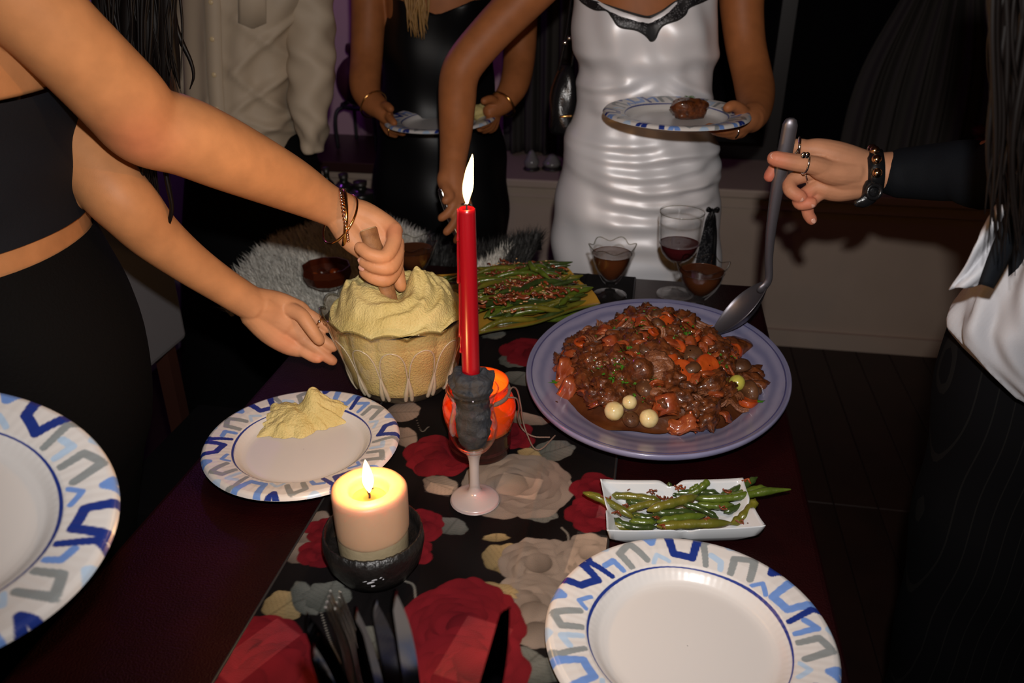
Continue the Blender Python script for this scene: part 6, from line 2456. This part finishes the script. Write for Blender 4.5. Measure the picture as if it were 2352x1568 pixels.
# amber glass bowl on the fur
ab = empty('amber_bowl', tuple(aty(752, 640, 1.60)))
tag(ab, 'amber glass bowl resting on the white fur', 'bowl')
M['amber_dark'] = glass('amber_dark', (.45, .10, .02), 1.4, .05, body=(.12, .022, .006), amount=.55)
V, F = lathe([(.001, -.018), (.024, -.018), (.044, -.004), (.052, .016), (.050, .030), (.048, .030), (.049, .016), (.041, 0), (.022, -.013), (.001, -.013)], 10, 1)
mesh('bowl_wall', V, F, M['amber_dark'], ab, smooth=False)
for k in range(7):
    a = k * 1.1
    g = mesh('glass_drop', *lump(k, (.011, .010, .009), .2, 1.3, 14, 9), M['amber'] if k % 2 else M['green_drop'] if 'green_drop' in M else M['amber_dark'], ab)
    g.location = (.026 * math.cos(a) * (k > 0), .026 * math.sin(a) * (k > 0), .006)

# small bottle and jar standing near the bench
M['bottle'] = glass('dark_bottle', (.10, .12, .08), 1.2, .05, body=(.012, .014, .010), amount=.7)
for (px, py, Yb, h, r_, nm, lb, cat) in ((757, 470, 2.20, .13, .020, 'small_bottle', 'small dark bottle standing behind the stirring arm', 'bottle'), (832, 480, 2.22, .085, .042, 'squat_jar', 'squat dark green jar beside the black dress', 'jar'), (795, 475, 2.26, .095, .030, 'squat_jar', 'narrow dark jar between the bottle and the squat jar', 'jar')):
    p = aty(px, py, Yb)
    p[2] = min(aty(757, 470, 2.20)[2], aty(832, 480, 2.22)[2], aty(795, 475, 2.26)[2])
    root = empty(nm, tuple(p))
    tag(root, lb, cat)
    mesh('body', *lathe([(.001, 0), (r_ * .9, 0), (r_, .006), (r_, h * .55), (r_ * .9, h * .66), (r_ * .42, h * .76), (r_ * .40, h * .9)], 28, 3), M['bottle'], root)
    mesh('cap', *lathe([(r_ * .44, h * .88), (r_ * .46, h), (.001, h * 1.005)], 20, 1), M['frame_dark'], root)
_ps = aty(797, 478, 2.22)
stool = empty('side_stand', (_ps[0], _ps[1], 0))
tag(stool, 'dark side stand under the small bottles', 'stand')
_pz = min(aty(757, 470, 2.20)[2], aty(832, 480, 2.22)[2], aty(795, 475, 2.26)[2])
mesh('stand_top', *box(-.10, .10, -.06, .08, _pz - .035, _pz), M['table_wood'], stool, smooth=False)
for sx in (-.07, .07):
    for sy in (-.04, .06):
        mesh('leg', *box(sx - .015, sx + .015, sy - .015, sy + .015, 0, _pz - .035), M['table_wood'], stool, smooth=False)

# dark urn on a wrought iron stand, on the wide sill
M['urn'] = mat('dark_urn', (.05, .014, .018), .35, bump=(60, .3))
M['iron'] = mat('wrought_iron', (.008, .008, .009), .5)
_uu = to_room(aty(792, 300, 2.86))
ub = room(_uu[0], 1.48, .60)
urn = empty('urn', tuple(ub + np.array([0, 0, .152])))
tag(urn, 'dark red round urn on an iron stand against the violet wall', 'urn')
mesh('body', *lathe([(.001, 0), (.04, 0), (.07, .025), (.088, .07), (.084, .115), (.060, .150), (.040, .165), (.040, .180)], 48, 4), M['urn'], urn)
mesh('lid', *lathe([(.044, .178), (.047, .186), (.046, .202), (.036, .21), (.001, .212)], 36, 2), M['urn'], urn)
sd_ = empty('urn_stand', tuple(ub))
tag(sd_, 'wrought iron stand with curved legs under the dark urn', 'stand')
mesh('ring', *torus((0, 0, .150), (0, 0, 1), .075, .008, 48, ref=(1, 0, 0)), M['iron'], sd_)
for k in range(4):
    a = k * math.pi / 2 + .5
    c_, s_ = math.cos(a), math.sin(a)
    mesh('leg', *tube([(.075 * c_, .075 * s_, .148), (.10 * c_, .10 * s_, .135), (.11 * c_, .11 * s_, .09), (.108 * c_, .108 * s_, 0.007)], .007, 10, 5), M['iron'], sd_)
slab = roomobj('sill_board', [box(-1.42, -.62, 1.25, 1.655, .561, .598)], M['plum_wood'] if 'plum_wood' in M else M['table_wood'])
tag(slab, 'dark wooden board lying on the sill under the urn', 'board')
bevel(slab, .004, 2)

# knick-knacks on the sill behind the handbag
M['knick'] = mat('grey_glass', (.20, .19, .18), .2)
for (u, v, r_, h, lb) in ((-.26, 1.40, .028, .07, 'small grey ornament on the sill nearest the black dress'), (-.19, 1.42, .035, .055, 'dark dome ornament in the middle of the sill'), (-.12, 1.38, .026, .065, 'pale glass ornament on the sill beside the satin dress')):
    p = room(u, v, .561)
    root = empty('ornament', tuple(p))
    tag(root, lb, 'ornament', 'ornaments on the window sill')
    mesh('base', *lathe([(.001, 0), (r_, 0), (r_ * 1.02, .006), (r_ * .8, .012)], 24, 2), M['frame_dark'], root)
    mesh('figure', *lathe([(r_ * .8, .012), (r_ * .95, h * .4), (r_ * .6, h * .7), (r_ * .35, h * .9), (.001, h)], 24, 4), M['knick'], root)

# red and green potted flowers on the far right sill, barely lit
fp = empty('potted_flowers', tuple(room(1.25, 1.42, .561)))
tag(fp, 'potted red flowers in the dark corner of the window sill', 'potted plant')
mesh('pot', *lathe([(.001, 0), (.05, 0), (.065, .10), (.06, .10), (.045, .01), (.001, .01)], 28, 1), M['frame_dark'], fp)
M['petal_red'] = mat('petal_red', (.10, .006, .006), .6)
M['leaf_green'] = mat('leaf_green', (.012, .022, .012), .6)
rs = random.Random(2)
for k in range(12):
    q = (rs.uniform(-.07, .04), rs.uniform(-.05, .05), .15 + rs.uniform(-.02, .05))
    mesh('flower', *lump(k, (.022, .022, .018), .4, 2.2, 14, 9), M['petal_red'], fp, loc=q)
for k in range(10):
    q = (rs.uniform(-.02, .09), rs.uniform(-.05, .05), .13 + rs.uniform(-.02, .05))
    mesh('leaf', *lump(50 + k, (.03, .016, .004), .3, 2.0, 12, 7), M['leaf_green'], fp, loc=q, rot=(rs.uniform(-.6, .6), rs.uniform(-.6, .6), rs.uniform(0, 6)))

# the guest outside the picture who holds out the empty plate
pg = person('guest beside the table edge holding out the tilted empty plate', (-.80, .38, 0))
PB = np.array(plateB.location)
e1, e2, e3 = [np.array(v) for v in (_e1, _e2, _e1.cross(_e2))]
rim = lambda a, r_, h: PB + e1 * r_ * math.cos(a) + e2 * r_ * math.sin(a) + e3 * h
pr_ = [rim(R(185), .21, -.01), rim(R(184), .17, .004), rim(R(182), .135, .008)]
hand_parts = [tube([(-.80, .36, .86), (-.72, .39, .93), rim(R(185), .21, -.01)], [.042, .036, .027], 18, 5), tube(pr_, [.026, .024, .020], 16, 4),
              tube([rim(R(190), .16, .010), rim(R(196), .135, .030), rim(R(198), .105, .032), rim(R(199), .085, .022)], [.013, .012, .011, .009], 12, 4)]
for k, a in enumerate((168, 176, 184, 192)):
    hand_parts.append(tube([rim(R(a), .15, .000), rim(R(a), .122, -.012), rim(R(a - 1), .095, -.012), rim(R(a - 1), .07, -.011)], [.011, .0105, .0095, .008], 12, 4))
flesh(pg, hand_parts, 'skin_pale', .003, 3)
wear(pg, mesh('sleeve', *tube([(-.95, .30, .74), (-.85, .34, .82), (-.74, .385, .915)], [.06, .052, .045], 24, 4), M['jacket'], None))

# grey dining chair drawn up at the far side of the stirring woman
M['grey_cloth'] = mat('grey_upholstery', (.12, .115, .125), .8, bump=(500, .3))
_b0, _b1 = to_room(aty(340, 860, 1.267)), to_room(aty(430, 775, 1.41))
cu_ = (_b0[0] + _b1[0]) / 2
chair = empty('dining_chair', tuple(room(cu_, _b1[1] - .22, 0)), -AX)
tag(chair, 'grey upholstered dining chair standing behind the stirring woman', 'chair')
o = mesh('backrest', *box(-.045, 0, -.13, .22, .633, 1.02), M['grey_cloth'], chair, smooth=False)
bevel(o, .012, 3)
mesh('seat', *box(.0, .16, -.12, .21, .44, .49), M['black_cloth'], chair, smooth=False)
for sx, z1 in ((-.035, .64), (.14, .44)):
    for sy in (-.10, .19):
        mesh('leg', *box(sx - .014, sx + .014, sy - .014, sy + .014, 0, z1), M['table_wood'], chair, smooth=False)
